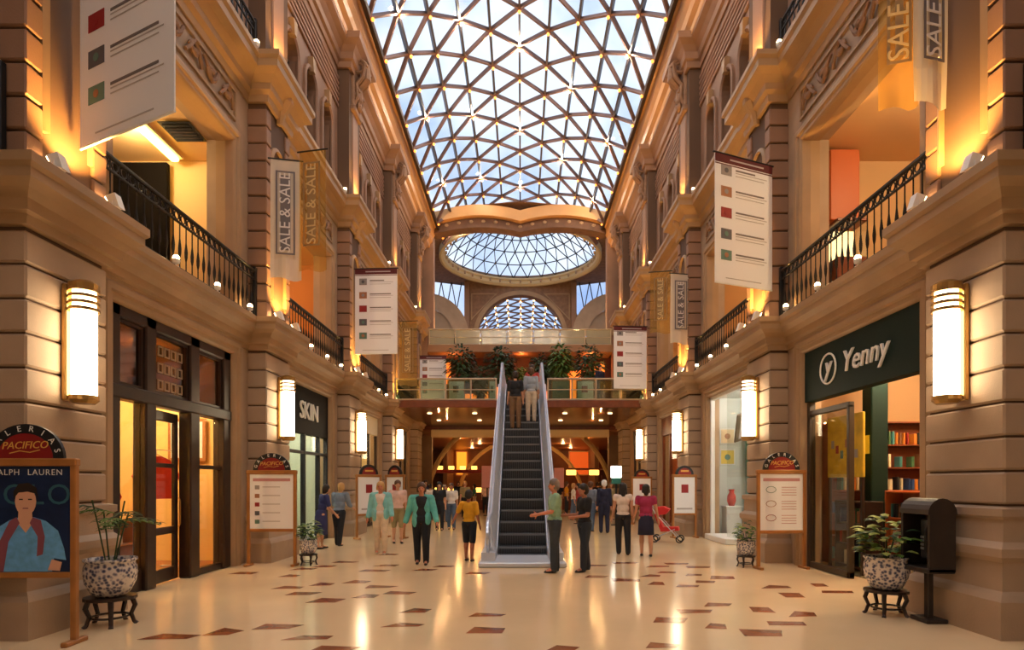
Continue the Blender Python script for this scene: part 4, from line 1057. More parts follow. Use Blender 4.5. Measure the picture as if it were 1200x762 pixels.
garment('scarlet jacket hanging inside the dark wood clothes shop', (SX(-1, XS+1.0), 11.15, 1.35), red_f, R(-40), None, 1.1)
garment('red dress hanging behind the open door of the dark wood clothes shop', (SX(-1, XS+.9), 9.35, .85), mat('crimson_cloth', (190, 30, 36), .8), R(-30), None, 1.5)
rk = thing('clothes_rail', 'steel clothes rail inside the dark wood clothes shop', 'rail', (SX(-1, XS+1.0), 11.1, 0))
MB().tube([(0,-.6,0),(0,-.6,2.27),(0,.6,2.27),(0,.6,0)], .018, 6).build('rail_frame', steel, rk); MB().bev(-.25,.25,-.63,-.57,0,.04,.01).bev(-.25,.25,.57,.63,0,.04,.01).build('rail_foot', steel, rk)
rk2 = thing('clothes_rail', 'short steel clothes rail holding the red dress', 'rail', (SX(-1, XS+.9), 9.35, 0))
MB().tube([(0,-.35,0),(0,-.35,2.13),(0,.35,2.13),(0,.35,0)], .018, 6).build('rail_frame', steel, rk2); MB().bev(-.2,.2,-.38,-.32,0,.04,.01).bev(-.2,.2,.32,.38,0,.04,.01).build('rail_foot', steel, rk2)
def cabinet(name, label, loc, w, d, h, m, n=3, rz=0, cat='cabinet'):
    t = thing(name, label, cat, loc, rz)
    MB().bev(-d/2,-d/2+.03,-w/2,w/2,0,h,.005).build('back', m, t)
    for s in (-1, 1): MB().bev(-d/2+.03,d/2,s*w/2-.02,s*w/2+.02,0,h,.005).build('side', m, t)
    for i in range(n+1): MB().bev(-d/2+.03,d/2,-w/2+.02,w/2-.02,.06+(h-.1)*i/n,.09+(h-.1)*i/n,.004).build('shelf', m, t)
    return t
cabinet('display_cabinet', 'amber wooden display chest inside the dark wood clothes shop', (SX(-1, XS+1.7), 10.6, .012), 1.3, .5, .95, mat('amber_chest', (188, 116, 60), .4), 2)
cabinet('wall_shelf', 'tall cream shelving on the back wall of the dark wood clothes shop', (SX(-1, XS+3.55), 9.9, .012), 3.2, .4, 2.7, mat('cream_shelf', (230, 204, 150), .5), 5)
fcol = [red_f, cream_f, blue_f, mat('rust_cloth', (176, 92, 48), .8), mat('sage_cloth', (128, 138, 98), .8)]
rr = random.Random(3)
for i in range(5):
    for q in range(7):
        tag(MB().bev(-.15,.15,-.17,.17,0,.10+.14*rr.random(),.03).build('folded_stack', fm := fcol[rr.randrange(5)], None, loc=(SX(-1, XS+3.55), 8.5+.46*q, .012+.105+(2.6)*i/5)), 'folded %s clothes on the tall cream shelving in the wood shop' % fm.name.split('_')[0], 'clothes', 'folded %s clothes on the cream shelving' % fm.name.split('_')[0])
pf = thing('picture_frame', 'framed picture on the side wall of the dark wood clothes shop', 'picture', (SX(-1, XS+1.2), B+.80, 2.2))
pf.rotation_euler[2] = R(180)
MB().bev(-.4,.4,.0,.04,-.1,.8,.01).build('frame', wood_md, pf); MB().box(-.33,.33,.04,.045,-.03,.73).build('print', paper, pf); MB().box(-.15,.15,.045,.05,.15,.55).build('print_motif', thumbs[3], pf)

# --- black fascia shop
A, B = PIL[3]+OPEN, PIL[4]-OPEN; L = B-A
sk = thing('black_fascia_shopfront', 'dark fascia shopfront with white lettering over a pale window', 'shopfront', (SX(-1, XS), (A+B)/2, 0))
blackf = mat('black_fascia', (16, 15, 15), .7, spec=.2)
MB().bev(-.12,.06,-L/2,L/2,2.95,4.2,.01).build('fascia', blackf, sk)
o = link('lettering', text_mesh('lettering', 'SKIN', .66, white_l, .02, 0, 1.0), sk); o.matrix_local = frame_matrix((0,1,0), (0,0,1), (.075, .12, 3.55))
for y in (-L/2+.05, -.15, L/2-.75, L/2-.05): MB().bev(-.06,.06,y-.05,y+.05,0,2.95,.01).build('mullion', steel_d, sk)
MB().bev(-.05,.05,-L/2,L/2,2.42,2.5,.01).build('transom', steel_d, sk); MB().bev(-.06,.06,-L/2,L/2,.01,.12,.01).build('sill', steel_d, sk)
for a, b in ((-L/2+.1,-.2),(-.1,L/2-.8),(L/2-.7,L/2-.1)): MB().box(-.008,.008,a,b,.12,2.95).build('pane', winglass, sk)
cabinet('display_shelf', 'white display shelving inside the black fascia shop', (SX(-1, XS+2.4), 15.9, .012), 2.6, .4, 2.2, white, 4)
for i in range(4):
    for q in range(6):
        tag(MB().lathe([(0,0),(.05,0),(.055,.02),(.055,.14),(.03,.17),(.03,.21),(0,.21)], n=8).build('cosmetic_bottle', [mat('aqua_bottle', (150, 206, 200), .3), mat('rose_bottle', (214, 160, 160), .3), white][(i+q) % 3], None, loc=(SX(-1, XS+2.35), 14.85+.42*q, .105+(2.1)*i/4)), 'small bottle on the white shelving inside the black fascia shop', 'bottle', 'bottles on the black fascia shop shelving')
# --- pale shop past black fascia, shops near the bridge: frames with glass
def plain_front(s, k, label, m, fascia_m=None):
    a, b = PIL[k+2]+OPEN, PIL[k+3]-OPEN; L = b-a
    t = thing('glazed_shopfront', label, 'shopfront', (SX(s, XS), (a+b)/2, 0))
    MB().bev(-.08,.08,-L/2,L/2,3.5,4.2,.01).build('fascia', fascia_m or m, t)
    for y in (-L/2+.05, -L/6, L/6, L/2-.05): MB().bev(-.05,.05,y-.04,y+.04,0,3.5,.01).build('mullion', m, t)
    MB().bev(-.05,.05,-L/2,L/2,.01,.14,.01).build('sill', m, t)
    for i in (-1, 0, 1): MB().box(-.008,.008,i*L/3-L/6+.05,i*L/3+L/6-.05,.14,3.5).build('pane', winglass, t)
    return t
plain_front(-1, 2, 'pale glazed shopfront past the black fascia shop', wood_dk, mat('ivory_fascia', (224, 210, 176), .5))
plain_front(-1, 3, 'glazed shopfront behind the bridge on the black fascia side', wood_dk)
plain_front(1, 2, 'amber lit glazed shopfront past the white showroom', wood_rd)
plain_front(1, 3, 'glazed shopfront behind the bridge on the bookshop side', wood_dk)

# --- bookshop
A, B = PIL[2]+OPEN, PIL[3]-OPEN; L = B-A
ye = thing('bookshop_front', 'bookshop front with dark green fascia and white script sign', 'shopfront', (SX(1, XS), (A+B)/2, 0))
green_f = mat('bottle_green', (12, 36, 31), .6, spec=.2)
MB().bev(-.10,.10,-L/2,L/2,3.22,4.2,.01).build('fascia', green_f, ye)
o = link('lettering', text_mesh('lettering', 'Yenny', .52, white_l, .015, .22), ye); o.matrix_local = frame_matrix((0,-1,0), (0,0,1), (-.115, -.30, 3.72))
MB().tube([(-.11, .82+.27*math.cos(a), 3.72+.27*math.sin(a)) for a in [i*math.pi/14 for i in range(28)]], .018, 6, True).build('logo_ring', white_l, ye)
o = link('logo_letter', text_mesh('logo_letter', 'y', .5, white_l, .015, .2), ye); o.matrix_local = frame_matrix((0,-1,0), (0,0,1), (-.115, .82, 3.76))
MB().bev(-.06,.06,L/2-.12,L/2,0,3.22,.01).build('frame_post', mat('dark_bronze', (58, 46, 34), .4), ye); MB().bev(-.06,.06,-L/2,-L/2+.1,0,3.22,.01).build('frame_post', MATS['dark_bronze'], ye)
MB().bev(-.05,.05,L/2-1.5,L/2-1.42,0,3.0,.01).build('frame_post', MATS['dark_bronze'], ye); MB().bev(-.05,.05,L/2-1.5,L/2,2.95,3.05,.01).bev(-.05,.05,L/2-1.5,L/2,.01,.12,.01).build('frame_rail', MATS['dark_bronze'], ye)
MB().box(-.008,.008,L/2-1.42,L/2-.12,.12,2.95).build('display_pane', winglass, ye)
# window display: yellow poster board above a dark book table
yb_ = thing('display_board', 'bright yellow display board behind the bookshop window', 'board', (SX(1, XS+.30), B-.70, 0))
MB().bev(0,.05,-.6,.6,1.75,2.9,.01).build('board', mat('yellow_board', (214, 176, 40), .6, noise=(4, .25)), yb_)
for s in (-1, 1): MB().bev(0,.05,s*.55-.03,s*.55+.03,0.012,1.75,.005).build('leg', wood_dk, yb_)
for i in range(6): MB().box(-.004,0,-.45+.16*i,-.35+.16*i,2.1+.1*(i % 3),2.25+.1*(i % 3)).build('pinned_card', thumbs[(i*3) % 5], yb_)
rb = random.Random(11)
bookm = [mat('book_%s' % n, c, .5) for n, c in (('red',(150,40,34)),('blue',(44,66,110)),('green',(54,92,60)),('cream',(222,206,168)),('orange',(206,120,40)),('black',(36,34,36)),('brown',(120,78,48)),('teal',(60,120,120)))]
bme = [[MB().bev(-.09,.09,-w/2,w/2,0,h,.004).mesh('book', m) for m in bookm] for w, h in ((.03,.24),(.045,.27),(.06,.22))]
def bookcase(label, loc, w, h, n, group, rz=0, m=wood_rd, fill=.9):
    t = cabinet('bookcase', label, loc, w, .34, h, m, n, rz, 'bookcase')
    c, s_ = math.cos(rz), math.sin(rz)
    for i in range(n):
        y = -w/2+.06
        while y < w/2-.1:
            if rb.random() < fill:
                o = link('book', rb.choice(rb.choice(bme)), None); lx, ly = .03, y+.03
                o.location = (loc[0] + c*lx - s_*ly, loc[1] + s_*lx + c*ly, loc[2]+.09+(h-.1)*i/n + .001); o.rotation_euler[2] = rz
                cn = o.data.materials[0].name.split('_')[1]; tag(o, cn + ' book standing on ' + group, 'book', cn + ' books on ' + group)
            y += .075 + (.1 if rb.random() < .1 else 0)
bookcase('red-brown bookcase on the back wall of the bookshop', (SX(1, XS+3.5), 10.0, .012), 3.4, 2.4, 5, 'the back wall bookcase in the bookshop', R(180), wood_rd, .55)
bookcase('low wooden bookcase beside the bookshop entrance', (6.75, 10.25, .012), 1.1, 1.5, 3, 'the low bookcase in the bookshop', R(180), mat('orange_wood', (176, 92, 44), .4))
bookcase('dark low bookcase in the bookshop window', (6.32, 11.2, .012), 1.0, 1.3, 3, 'the dark window bookcase of the bookshop', R(180), wood_dk, .6)
bookcase('tall bookcase along the inner side wall of the bookshop', (SX(1, XS+2.1), 12.37, .012), 2.9, 2.9, 6, 'the tall side wall bookcase in the bookshop', R(-90), wood_rd, .62)
gc = thing('shop_column', 'dark green square column with a yellow notice inside the bookshop', 'column', (6.72, 11.35, 0))
MB().bev(-.16,.16,-.16,.16,.012,4.25,.02).build('shaft', green_f, gc); MB().box(-.17,-.162,-.1,.1,2.2,2.55).build('notice', mat('lemon_paper', (226, 216, 90), .6), gc); MB().bev(-.2,.2,-.2,.2,.012,.2,.02).build('base', green_f, gc)
# --- white showroom
A, B = PIL[3]+OPEN, PIL[4]-OPEN; L = B-A
ws = thing('showroom_front', 'open white showroom front with slim steel frame', 'shopfront', (SX(1, XS), (A+B)/2, 0))
MB().bev(-.06,.06,L/2-.1,L/2,0,4.2,.01).bev(-.06,.06,-L/2,-L/2+.1,0,4.2,.01).bev(-.06,.06,-L/2,L/2,4.08,4.2,.01).build('frame', white, ws)
MB().bev(-.25,.5,L/2-1.9,L/2-.1,.0,.16,.02).build('step', white, ws); MB().box(-.008,.008,-L/2+.1,.4,.1,4.08).build('pane', winglass, ws)
art = thing('ceiling_panel', 'tilted ceiling panel with a red motif in the white showroom', 'panel', (6.75, 17.6, 3.35)); art.rotation_euler = (R(-40), R(-18), 0)
MB().bev(-.45,.45,-.6,.6,0,.06,.02).build('board', mat('taupe_board', (150, 132, 110), .6), art); MB().box(-.33,.33,-.46,.46,-.006,0).build('print', paper, art); MB().lathe([(0,-.004),(.22,-.004),(.22,0),(0,0)], (0,.1,-.008), 10).build('red_motif', red_f, art)
hw = MB().tube([(0,0,.06),(-.05,0,.6)], .008, 4).build('hanger_wire', steel, art)
tag(MB().bev(-.14,.14,-.14,.14,0.012,4.2,.02).lathe([(0,.012),(.22,.012),(.22,.14),(.16,.2),(0,.2)], n=12).build('showroom_column', mat('sea_green', (70, 130, 110), .4), None, loc=(7.05, 18.3, 0)), 'slim sea green column inside the white showroom', 'column')
def pedestal(label, loc, h, m, top):
    t = thing('display_pedestal', label, 'pedestal', loc)
    MB().bev(-.22,.22,-.22,.22,0,h,.015).build('block', white, t); MB().bev(-.25,.25,-.25,.25,h,h+.04,.01).build('top_slab', white, t)
    v = thing(top[0], top[1], top[2], (loc[0], loc[1], loc[2]+h+.041)); return v
v = pedestal('white display pedestal carrying a red vase in the white showroom', (6.35, 18.05, .012), .9, white, ('red_vase', 'tall red vase on a white pedestal in the showroom', 'vase'))
MB().lathe([(0,0),(.08,0),(.13,.15),(.12,.3),(.06,.42),(.08,.48),(0,.48)], n=14).build('body', red_f, v, True); MB().lathe([(.06,.48),(.09,.48),(.09,.5),(.06,.5)], n=14).build('rim', red_f, v)
v = pedestal('white display pedestal carrying a flower bowl in the white showroom', (6.85, 17.7, .012), .75, white, ('flower_bowl', 'bowl of blue green leaves on a white pedestal in the showroom', 'plant'))
MB().lathe([(0,0),(.1,0),(.2,.12),(.2,.16),(.0,.14)], n=14).build('bowl', white, v, True)
rv = random.Random(5)
for i in range(30):
    a = rv.uniform(0, 6.28); mb = MB(); leaf(mb, (.08*math.cos(a),.08*math.sin(a),.14+.1*rv.random()), (math.cos(a),math.sin(a),.9), rv.uniform(.2,.4), .07, .5, 4); mb.build('leaf', mat('blue_green_leaf', (70, 130, 120), .5), v)
for lab, x, z, c in (('yellow framed print on the side wall of the white showroom', 6.42, 2.2, (226, 196, 90)), ('cream framed print on the side wall of the white showroom', 6.42, 2.85, (240, 214, 170))):
    t = thing('framed_print', lab, 'picture', (x, PIL[4]-.455, z)); MB().bev(-.24,.24,0,.03,0,.5,.008).build('frame', white, t); MB().box(-.2,.2,-.004,0,.04,.46).build('print', mat('print_' + lab.split()[0], c, .6), t); MB().lathe([(0,0),(.09,0),(.09,.002),(0,.002)], n=10).build('print_motif', thumbs[4 if z < 2.5 else 1], t, loc=(0, -.006, .25)).rotation_euler[0] = R(90)
# --- orange cabinet and dark ceiling of the upper rooms in view
tag(MB().bev(-.3,.3,-.12,.12,0,1.43,.02).build('orange_cabinet_panel', mat('burnt_orange', (196, 98, 40), .5), None, loc=(6.52, 12.15, 6.95)), 'burnt orange hanging panel in the upper room above the bookshop', 'panel')
cb_ = thing('glass_showcase', 'lit glass showcase under the orange panel above the bookshop', 'showcase', (6.52, 12.0, F2+.012))
MB().bev(-.3,.3,-.25,.25,0,1.1,.02).build('base', wood_rd, cb_); MB().bev(-.3,.3,-.25,.25,1.8,1.86,.01).build('top', wood_rd, cb_); MB().box(-.29,.29,-.24,.24,1.1,1.8).build('glass_case', winglass, cb_); MB().box(-.25,.25,.15,.2,1.15,1.75).build('lit_back', mat('lit_back', (240, 220, 160), .5, emit=((255, 220, 150), 1.0)), cb_)
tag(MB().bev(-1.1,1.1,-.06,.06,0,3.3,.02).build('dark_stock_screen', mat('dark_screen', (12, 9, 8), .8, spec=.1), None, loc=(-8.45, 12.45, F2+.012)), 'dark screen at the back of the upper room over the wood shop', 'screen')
cv = thing('cove_light', 'glowing yellow cove light on the ceiling of the upper room over the wood shop', 'light', (-7.15, 11.6, 8.28))
MB().bev(-.08,.08,-.75,.75,0,.08,.02).build('diffuser', mat('lit_cove', (255, 220, 120), .4, emit=((255, 206, 96), 6.0)), cv); MB().bev(-.14,.14,-.8,.8,.08,.119,.01).build('housing', white, cv)
gr = thing('ceiling_grille', 'grey air grille in the ceiling of the upper room over the wood shop', 'grille', (-6.5, 11.5, 8.35))
for i in range(6): MB().bev(-.25,.25,-.3+.1*i,-.26+.1*i,0,.04,.005).build('slat', steel_d, gr)
MB().bev(-.3,.3,-.36,.3,.035,.045,.002).build('frame', steel_d, gr)
# ------------------------------------------------------------------ things on and beyond the bridge
def lean_poster(label, px, y, w, m, motif):
    t = thing('poster_board', label, 'poster', (PX(px, y), y, F2+.06))
    MB().bev(-w/2,w/2,0,.03,0,.86,.01).build('frame', wood_md, t); MB().box(-w/2+.05,w/2-.05,-.004,0,.05,.81).build('sheet', m, t); MB().box(-w*.2,w*.12,-.008,-.004,.35,.62).build('picture', motif, t)
lean_poster('white poster board with a dark figure behind the bridge glass', 535, 24.85, .72, paper, thumbs[3])
lean_poster('narrow white poster board beside the escalator head', 577, 24.85, .34, paper, thumbs[0])
lean_poster('green picture board behind the bridge glass past the escalator', 657, 24.85, .78, mat('print_sage', (128, 140, 112), .6), thumbs[4])
lean_poster('white poster board with a red spot behind the bridge glass', 686, 24.85, .76, paper, thumbs[2])
bark = mat('bark', (84, 60, 40), .8)
rt = random.Random(21)
def fig_tree(label, loc, h, crown, m):
    t = thing('indoor_tree', label, 'tree', loc, 0, 'trees along the upper gallery')
    MB().lathe([(0,0),(.28,0),(.36,.1),(.38,.5),(.34,.55),(0,.52)], n=14).build('tub', mat('terracotta', (150, 80, 50), .6), t)
    MB().tube([(0,0,.5),(.05,0,h*.35),(-.03,.03,h*.62)], [.06,.05,.035], 6).build('trunk', bark, t)
    mb = MB()
    for i in range(420):
        u = Vector((rt.gauss(0,1), rt.gauss(0,1), rt.gauss(0,1))).normalized()*rt.random()**.4
        p = Vector((u.x*crown, u.y*crown*.7, h*.74 + u.z*h*.27)); leaf(mb, p, (u.x, u.y, u.z*.3+.1), rt.uniform(.22,.36), .13, .6, 2)
    tag(mb.build('foliage', m, t), kind='stuff')
for i, (px, y, h, c, m) in enumerate(((540, 29.5, 3.4, .72, leaf_d), (563, 32.2, 2.9, .5, leaf_d), (586, 29.6, 3.4, .66, leaf_d), (634, 31.2, 3.4, .55, leaf_d), (657, 27.6, 3.0, .5, leaf_g), (690, 29.4, 3.4, .72, leaf_d), (611, 33.9, 3.2, .5, leaf_g))):
    nm = ['by the last list banner', 'next to the banner tree', 'over the black fascia side of the escalator head', 'over the bookshop side of the escalator head', 'by the green picture board', 'near the bridge list banner', 'right behind the escalator head'][i]
    fig_tree('leafy indoor tree in a tub %s' % nm, (PX(px, y), y, F2), h, c, m)
# hanging greenery on the top bridge
for s, nm in ((-1, 'black fascia'), (1, 'bookshop')):
    t = thing('trailing_planter', 'planter of trailing leaves under the top bridge on the %s side' % nm, 'planter', (XC+s*3.9, 35.0, 9.551))
    MB().bev(-.95,.95,-.12,.12,0,.28,.02).build('trough', mat('terracotta', (150, 80, 50), .6), t)
    mb = MB()
    for i in range(170):
        p = Vector((rt.uniform(-.95,.95), rt.uniform(-.15,.12), .3+rt.uniform(-.1,.45))); leaf(mb, p, (rt.uniform(-1,1), -.6, .3), rt.uniform(.2,.35), .12, .9, 3)
    tag(mb.build('foliage', mat('olive_leaf', (74, 84, 54), .6), t), kind='stuff')
# red counter kiosk under the far arches
ki = thing('snack_kiosk', 'red topped snack counter with lit yellow panels beyond the bridge on the black fascia side', 'kiosk', (PX(538, 37), 37, 0))
lit_y = mat('lit_yellow_panel', (255, 214, 110), .5, emit=((255, 196, 90), 1.2)); redp = mat('red_awning', (158, 36, 30), .5)
MB().bev(-1.8,1.8,-.5,.5,0,1.05,.03).build('counter', wood_rd, ki); MB().bev(-2.0,2.0,-.6,.6,2.25,2.45,.03).build('canopy', redp, ki); [MB().bev(-1.3+i*.7,-.95+i*.7,-.55,-.4,2.46,2.68,.02).build('lit_panel', lit_y, ki) for i in range(4)]
for s in (-1, 1): MB().bev(s*1.75-.06,s*1.75+.06,-.45,-.33,1.05,2.25,.01).build('post', wood_rd, ki)
[MB().bev(-1.5+i*.8,-1.0+i*.8,-.1,.0,1.06,1.35,.02).build('menu_card', lit_y, ki) for i in range(4)]
ki2 = thing('sweet_kiosk', 'dark counter with two lit yellow lamp boxes beyond the bridge on the bookshop side', 'kiosk', (PX(682, 37), 37, 0))
MB().bev(-1.3,1.3,-.5,.5,0,1.05,.03).build('counter', wood_rd, ki2); MB().bev(-1.0,-.4,-.5,-.3,2.12,2.44,.03).build('lit_panel', lit_y, ki2); MB().bev(.4,1.0,-.5,-.3,2.12,2.44,.03).build('lit_panel', lit_y, ki2)
for s in (-1, 1): MB().bev(s*1.2-.05,s*1.2+.05,-.45,-.33,1.05,2.12,.01).build('post', wood_rd, ki2)
MB().bev(-1.35,1.35,-.5,.5,2.45,2.55,.02).build('canopy', wood_rd, ki2)
for lab, px, w, m in (('tall orange lit wall panel beyond the snack counter', 541, 1.0, mat('lit_orange', (240, 140, 40), .5, emit=((255, 140, 36), .8))), ('wide orange lit wall panel beyond the sweet counter', 684, 2.6, mat('lit_russet', (210, 90, 30), .5, emit=((240, 96, 30), .3)))):
    t = thing('lit_wall_panel', lab, 'panel', (PX(px, 51.8), 51.8, 2.3)); MB().bev(-w/2,w/2,0,.15,0,2.1,.03).build('panel', m, t); MB().sweep([(-w/2,0),(w/2,0),(w/2,2.1),(-w/2,2.1)], [(0,-.04),(.08,-.04),(.08,.02),(0,.02)], lambda a, b, d: (a, d, b), closed=True).build('frame', gold, t)
lb_ = thing('light_box', 'small white light box on a teal stand beyond the walkers', 'light box', (PX(722, 23.2), 23.2, 0))
MB().bev(-.2,.2,-.08,.08,1.85,2.3,.02).build('lit_face', mat('lit_white_box', (255, 250, 235), .5, emit=((255, 248, 230), 3.0)), lb_); MB().bev(-.18,.18,-.07,.07,1.6,1.85,.02).build('teal_band', mat('teal_paint', (40, 130, 124), .5), lb_); MB().bev(-.04,.04,-.04,.04,0.0,1.6,.01).build('post', iron, lb_); MB().lathe([(0,0),(.2,0),(.2,.03),(0,.05)], n=12).build('foot', iron, lb_)
tg = thing('info_panel', 'pink lettered panel standing beside the escalator foot of the far kiosk', 'panel', (PX(571, 30), 30, 0)); MB().bev(-.28,.28,-.03,.03,1.4,2.5,.02).build('panel', mat('pink_panel', (214, 150, 150), .5), tg); MB().bev(-.03,.03,-.03,.03,0,1.4,.01).build('post', iron, tg); MB().lathe([(0,0),(.2,0),(.2,.03),(0,.05)], n=12).build('foot', iron, tg)
tg = thing('info_panel', 'pink panel standing past the escalator on the bookshop side', 'panel', (PX(655, 30), 30, 0)); MB().bev(-.25,.25,-.03,.03,1.4,2.4,.02).build('panel', mat('pink_panel', (214, 150, 150), .5), tg); MB().bev(-.03,.03,-.03,.03,0,1.4,.01).build('post', iron, tg); MB().lathe([(0,0),(.2,0),(.2,.03),(0,.05)], n=12).build('foot', iron, tg)
# red pushchair
pc_ = thing('pushchair', 'red fabric pushchair standing behind the woman in magenta', 'pushchair', (PX(783, 16.6), 16.6, 0), R(70))
redc = mat('red_nylon', (200, 34, 36), .6)
MB().poly([(-.2,-.30,.34),(-.2,.18,.30),(-.2,.36,.78),(-.2,.28,.80),(-.2,.12,.42),(-.2,-.28,.44)], (.4,0,0)).build('seat', redc, pc_)
MB().tube([(-.2,.3,.78),(-.2,.46,1.0),(.2,.46,1.0),(.2,.3,.78)], .014, 6).tube([(-.2,.3,.78),(-.2,-.3,.12)], .014, 6).tube([(.2,.3,.78),(.2,-.3,.12)], .014, 6).tube([(-.2,-.2,.38),(-.2,.32,.12)], .014, 6).tube([(.2,-.2,.38),(.2,.32,.12)], .014, 6).build('frame', steel, pc_)
for x in (-.22, .22):
    for y in (-.32, .34): MB().tube([(x,y+.085*math.cos(a),.1+.085*math.sin(a)) for a in [i*math.pi/6 for i in range(12)]], .018, 6, True).build('wheel', iron, pc_)
MB().poly([(-.21,.05,.78),(-.21,.30,.76),(-.21,.30,.98),(-.21,.10,1.0),(-.21,-.05,.92)], (.42,0,0)).build('hood', redc, pc_)

# ------------------------------------------------------------------ people
JOBS = []
def blob(name, mb, m, parent, voxel, smooth=3):
    o = link(name, mb.mesh(name, m), parent); JOBS.append((o, voxel, smooth, m)); return o
def person(label, pos, h=1.7, face=0, swing=0, knee=(0, 0), arms=((0, 6, 8), (0, 6, 8)), top=None, top_m=None, sleeve=.5, bottom='trousers', bot_m=None, hair='short', hair_m=None, skin=(206, 152, 120), z=0, shoe=(34, 28, 26), hem=0.0, jacket=None, voxel=.014, lean=0, head_turn=0, head_down=0, group=None, build=1.0):
    t = thing('person', label, 'person', (pos[0], pos[1], z), R(face), group)
    sk_ = mat('skin_%d_%d_%d' % skin, skin, .55)
    hip, kl, al = .525*h, .245*h, .24*h
    V = Vector
    legs = []
    for i, s in enumerate((-1, 1)):
        a = R(swing)*s; b = R(knee[i])
        p0 = V((s*.052*h, 0, hip)); p1 = p0 + V((s*.004*h, -math.sin(a)*kl, -math.cos(a)*kl)); p2 = p1 + V((0, -math.sin(a-b)*al, -math.cos(a-b)*al))
        legs.append((p0, p1, p2))
    dz = .045*h - min(l[2].z for l in legs); U = V((0, 0, dz))
    legs = [tuple(p + U for p in l) for l in legs]
    Z = lambda f: f*h + dz
    ln = math.tan(R(lean)); S = lambda x, y, f: V((x, y - ln*(f-.52)*h, Z(f)))
    sh = [S(s*.098*h*build, .0, .805) for s in (-1, 1)]
    arm = []
    for i, s in enumerate((-1, 1)):
        pt, ab, el = (R(q) for q in arms[i])
        def dirv(p): return V((s*math.sin(ab)*math.cos(p) if p < 1.2 else s*math.sin(ab)*.4, -math.sin(p), -math.cos(p)*math.cos(ab)))
        e = sh[i] + dirv(pt).normalized()*.165*h; d2 = dirv(pt+el); d2.x *= -.3 if el > .6 else 1
        w = e + d2.normalized()*.145*h; arm.append((sh[i], e, w, d2.normalized()))
    hc = S(0, -.012*h, .925) + V((0, -math.sin(R(head_down))*.03*h, -.006*h if head_down else 0))
    body = MB()
    body.ell(S(0,0,.54), (.085*h*build,.062*h*build,.06*h)); body.ell(S(0,0,.63), (.072*h*build,.054*h*build,.08*h)); body.ell(S(0,0,.745), (.086*h*build,.058*h*build,.085*h))
    body.cap(S(-.075*h,0,.80), .03*h, S(.075*h,0,.80), .03*h); body.cap(S(0,.004*h,.80), .033*h, S(0,-.006*h,.875), .028*h)
    # head: skull, jaw, nose, brow, ears
    ht = R(head_turn); fwd = V((math.sin(ht), -math.cos(ht), 0)); sd = V((math.cos(ht), math.sin(ht), 0))
    body.ell(hc + V((0,0,.008*h)), (.043*h,.05*h,.054*h)); body.ell(hc + fwd*.012*h - V((0,0,.03*h)), (.033*h,.036*h,.034*h))
    body.cap(hc + fwd*.045*h + V((0,0,.006*h)), .006*h, hc + fwd*.055*h - V((0,0,.012*h)), .009*h, 6)
    for s in (-1, 1): body.ell(hc + sd*s*.043*h - V((0,0,.004*h)), (.008*h,.012*h,.018*h), 8, 6)
    for i, s in enumerate((-1, 1)):
        p0, p1, p2 = legs[i]
        body.cap(p0, .05*h*build, p1, .034*h).cap(p1, .034*h, p1.lerp(p2, .35) + V((0,.008*h,0)), .034*h).cap(p1.lerp(p2, .35), .032*h, p2, .02*h); body.cap(p2, .02*h, p2 + V((0,-.075*h,-.025*h)), .018*h)
        a0, a1, a2, d = arm[i]
        body.cap(a0, .030*h*build, a1, .023*h).cap(a1, .023*h, a2, .016*h)
        # palm, four fingers, thumb
        pal = a2 + d*.045*h; side_ = d.cross(V((s,0,0))); side_ = side_.normalized() if side_.length > .05 else V((0,-1,0))
        body.cap(a2, .015*h, pal, .019*h)
        for q, (o_, L_) in enumerate(((-.016,.036),(-.005,.044),(.006,.042),(.016,.032))):
            k = pal + side_*o_*h; m1 = k + d*L_*.6*h; m2 = m1 + (d*.8 + V((-s*.5,0,0))).normalized()*L_*.5*h; body.cap(k, .0062*h, m1, .0058*h, 6).cap(m1, .0058*h, m2, .005*h, 6)
        th = a2 + d*.018*h - side_*.014*h; body.cap(th, .008*h, th + (d*.6 - side_*.8).normalized()*.036*h, .0062*h, 6)
    bo = blob('body', body, sk_, t, voxel)
    g = .010*h
    if top_m:
        tp = MB(); zlo = .53 - hem
        tp.ell(S(0,0,.745), (.086*h*build+g,.058*h*build+g,.085*h+g)); tp.ell(S(0,0,.64), (.078*h*build+g,.056*h*build+g,.09*h)); tp.ell(S(0,0,zlo+.035), (.084*h*build+g*1.2,.062*h*build+g*1.2,.045*h))
        tp.cap(S(-.078*h*build,0,.802), .032*h+g*.6, S(.078*h*build,0,.802), .032*h+g*.6)
        for i in range(2):
            a0, a1, a2, d = arm[i]
            if sleeve > 0:
                e = a0.lerp(a1, min(1, sleeve*2)); tp.cap(a0, .032*h*build+g, e, .027*h+g)
                if sleeve > .5: tp.cap(a1, .026*h+g, a1.lerp(a2, (sleeve-.5)*2), .02*h+g)
        blob('shirt', tp, top_m, t, voxel)
    if jacket:
        jk = MB()
        for s in (-1, 1):
            jk.ell(S(s*.062*h,.004*h,.70), (.046*h,.066*h+g,.12*h)); jk.ell(S(s*.072*h,.004*h,.55), (.046*h,.075*h+g,.12*h)); jk.cap(S(s*.045*h,.012*h,.822), .036*h, S(s*.10*h,0,.805), .046*h)
        jk.ell(S(0,.03*h,.70), (.09*h,.045*h+g,.13*h)); jk.ell(S(0,.03*h,.55), (.1*h,.055*h+g,.12*h))
        for i in range(2):
            a0, a1, a2, d = arm[i]; jk.cap(a0, .050*h, a1, .042*h).cap(a1, .038*h, a1.lerp(a2, .85), .036*h)
        blob('jacket', jk, jacket, t, voxel)
    bt = MB()
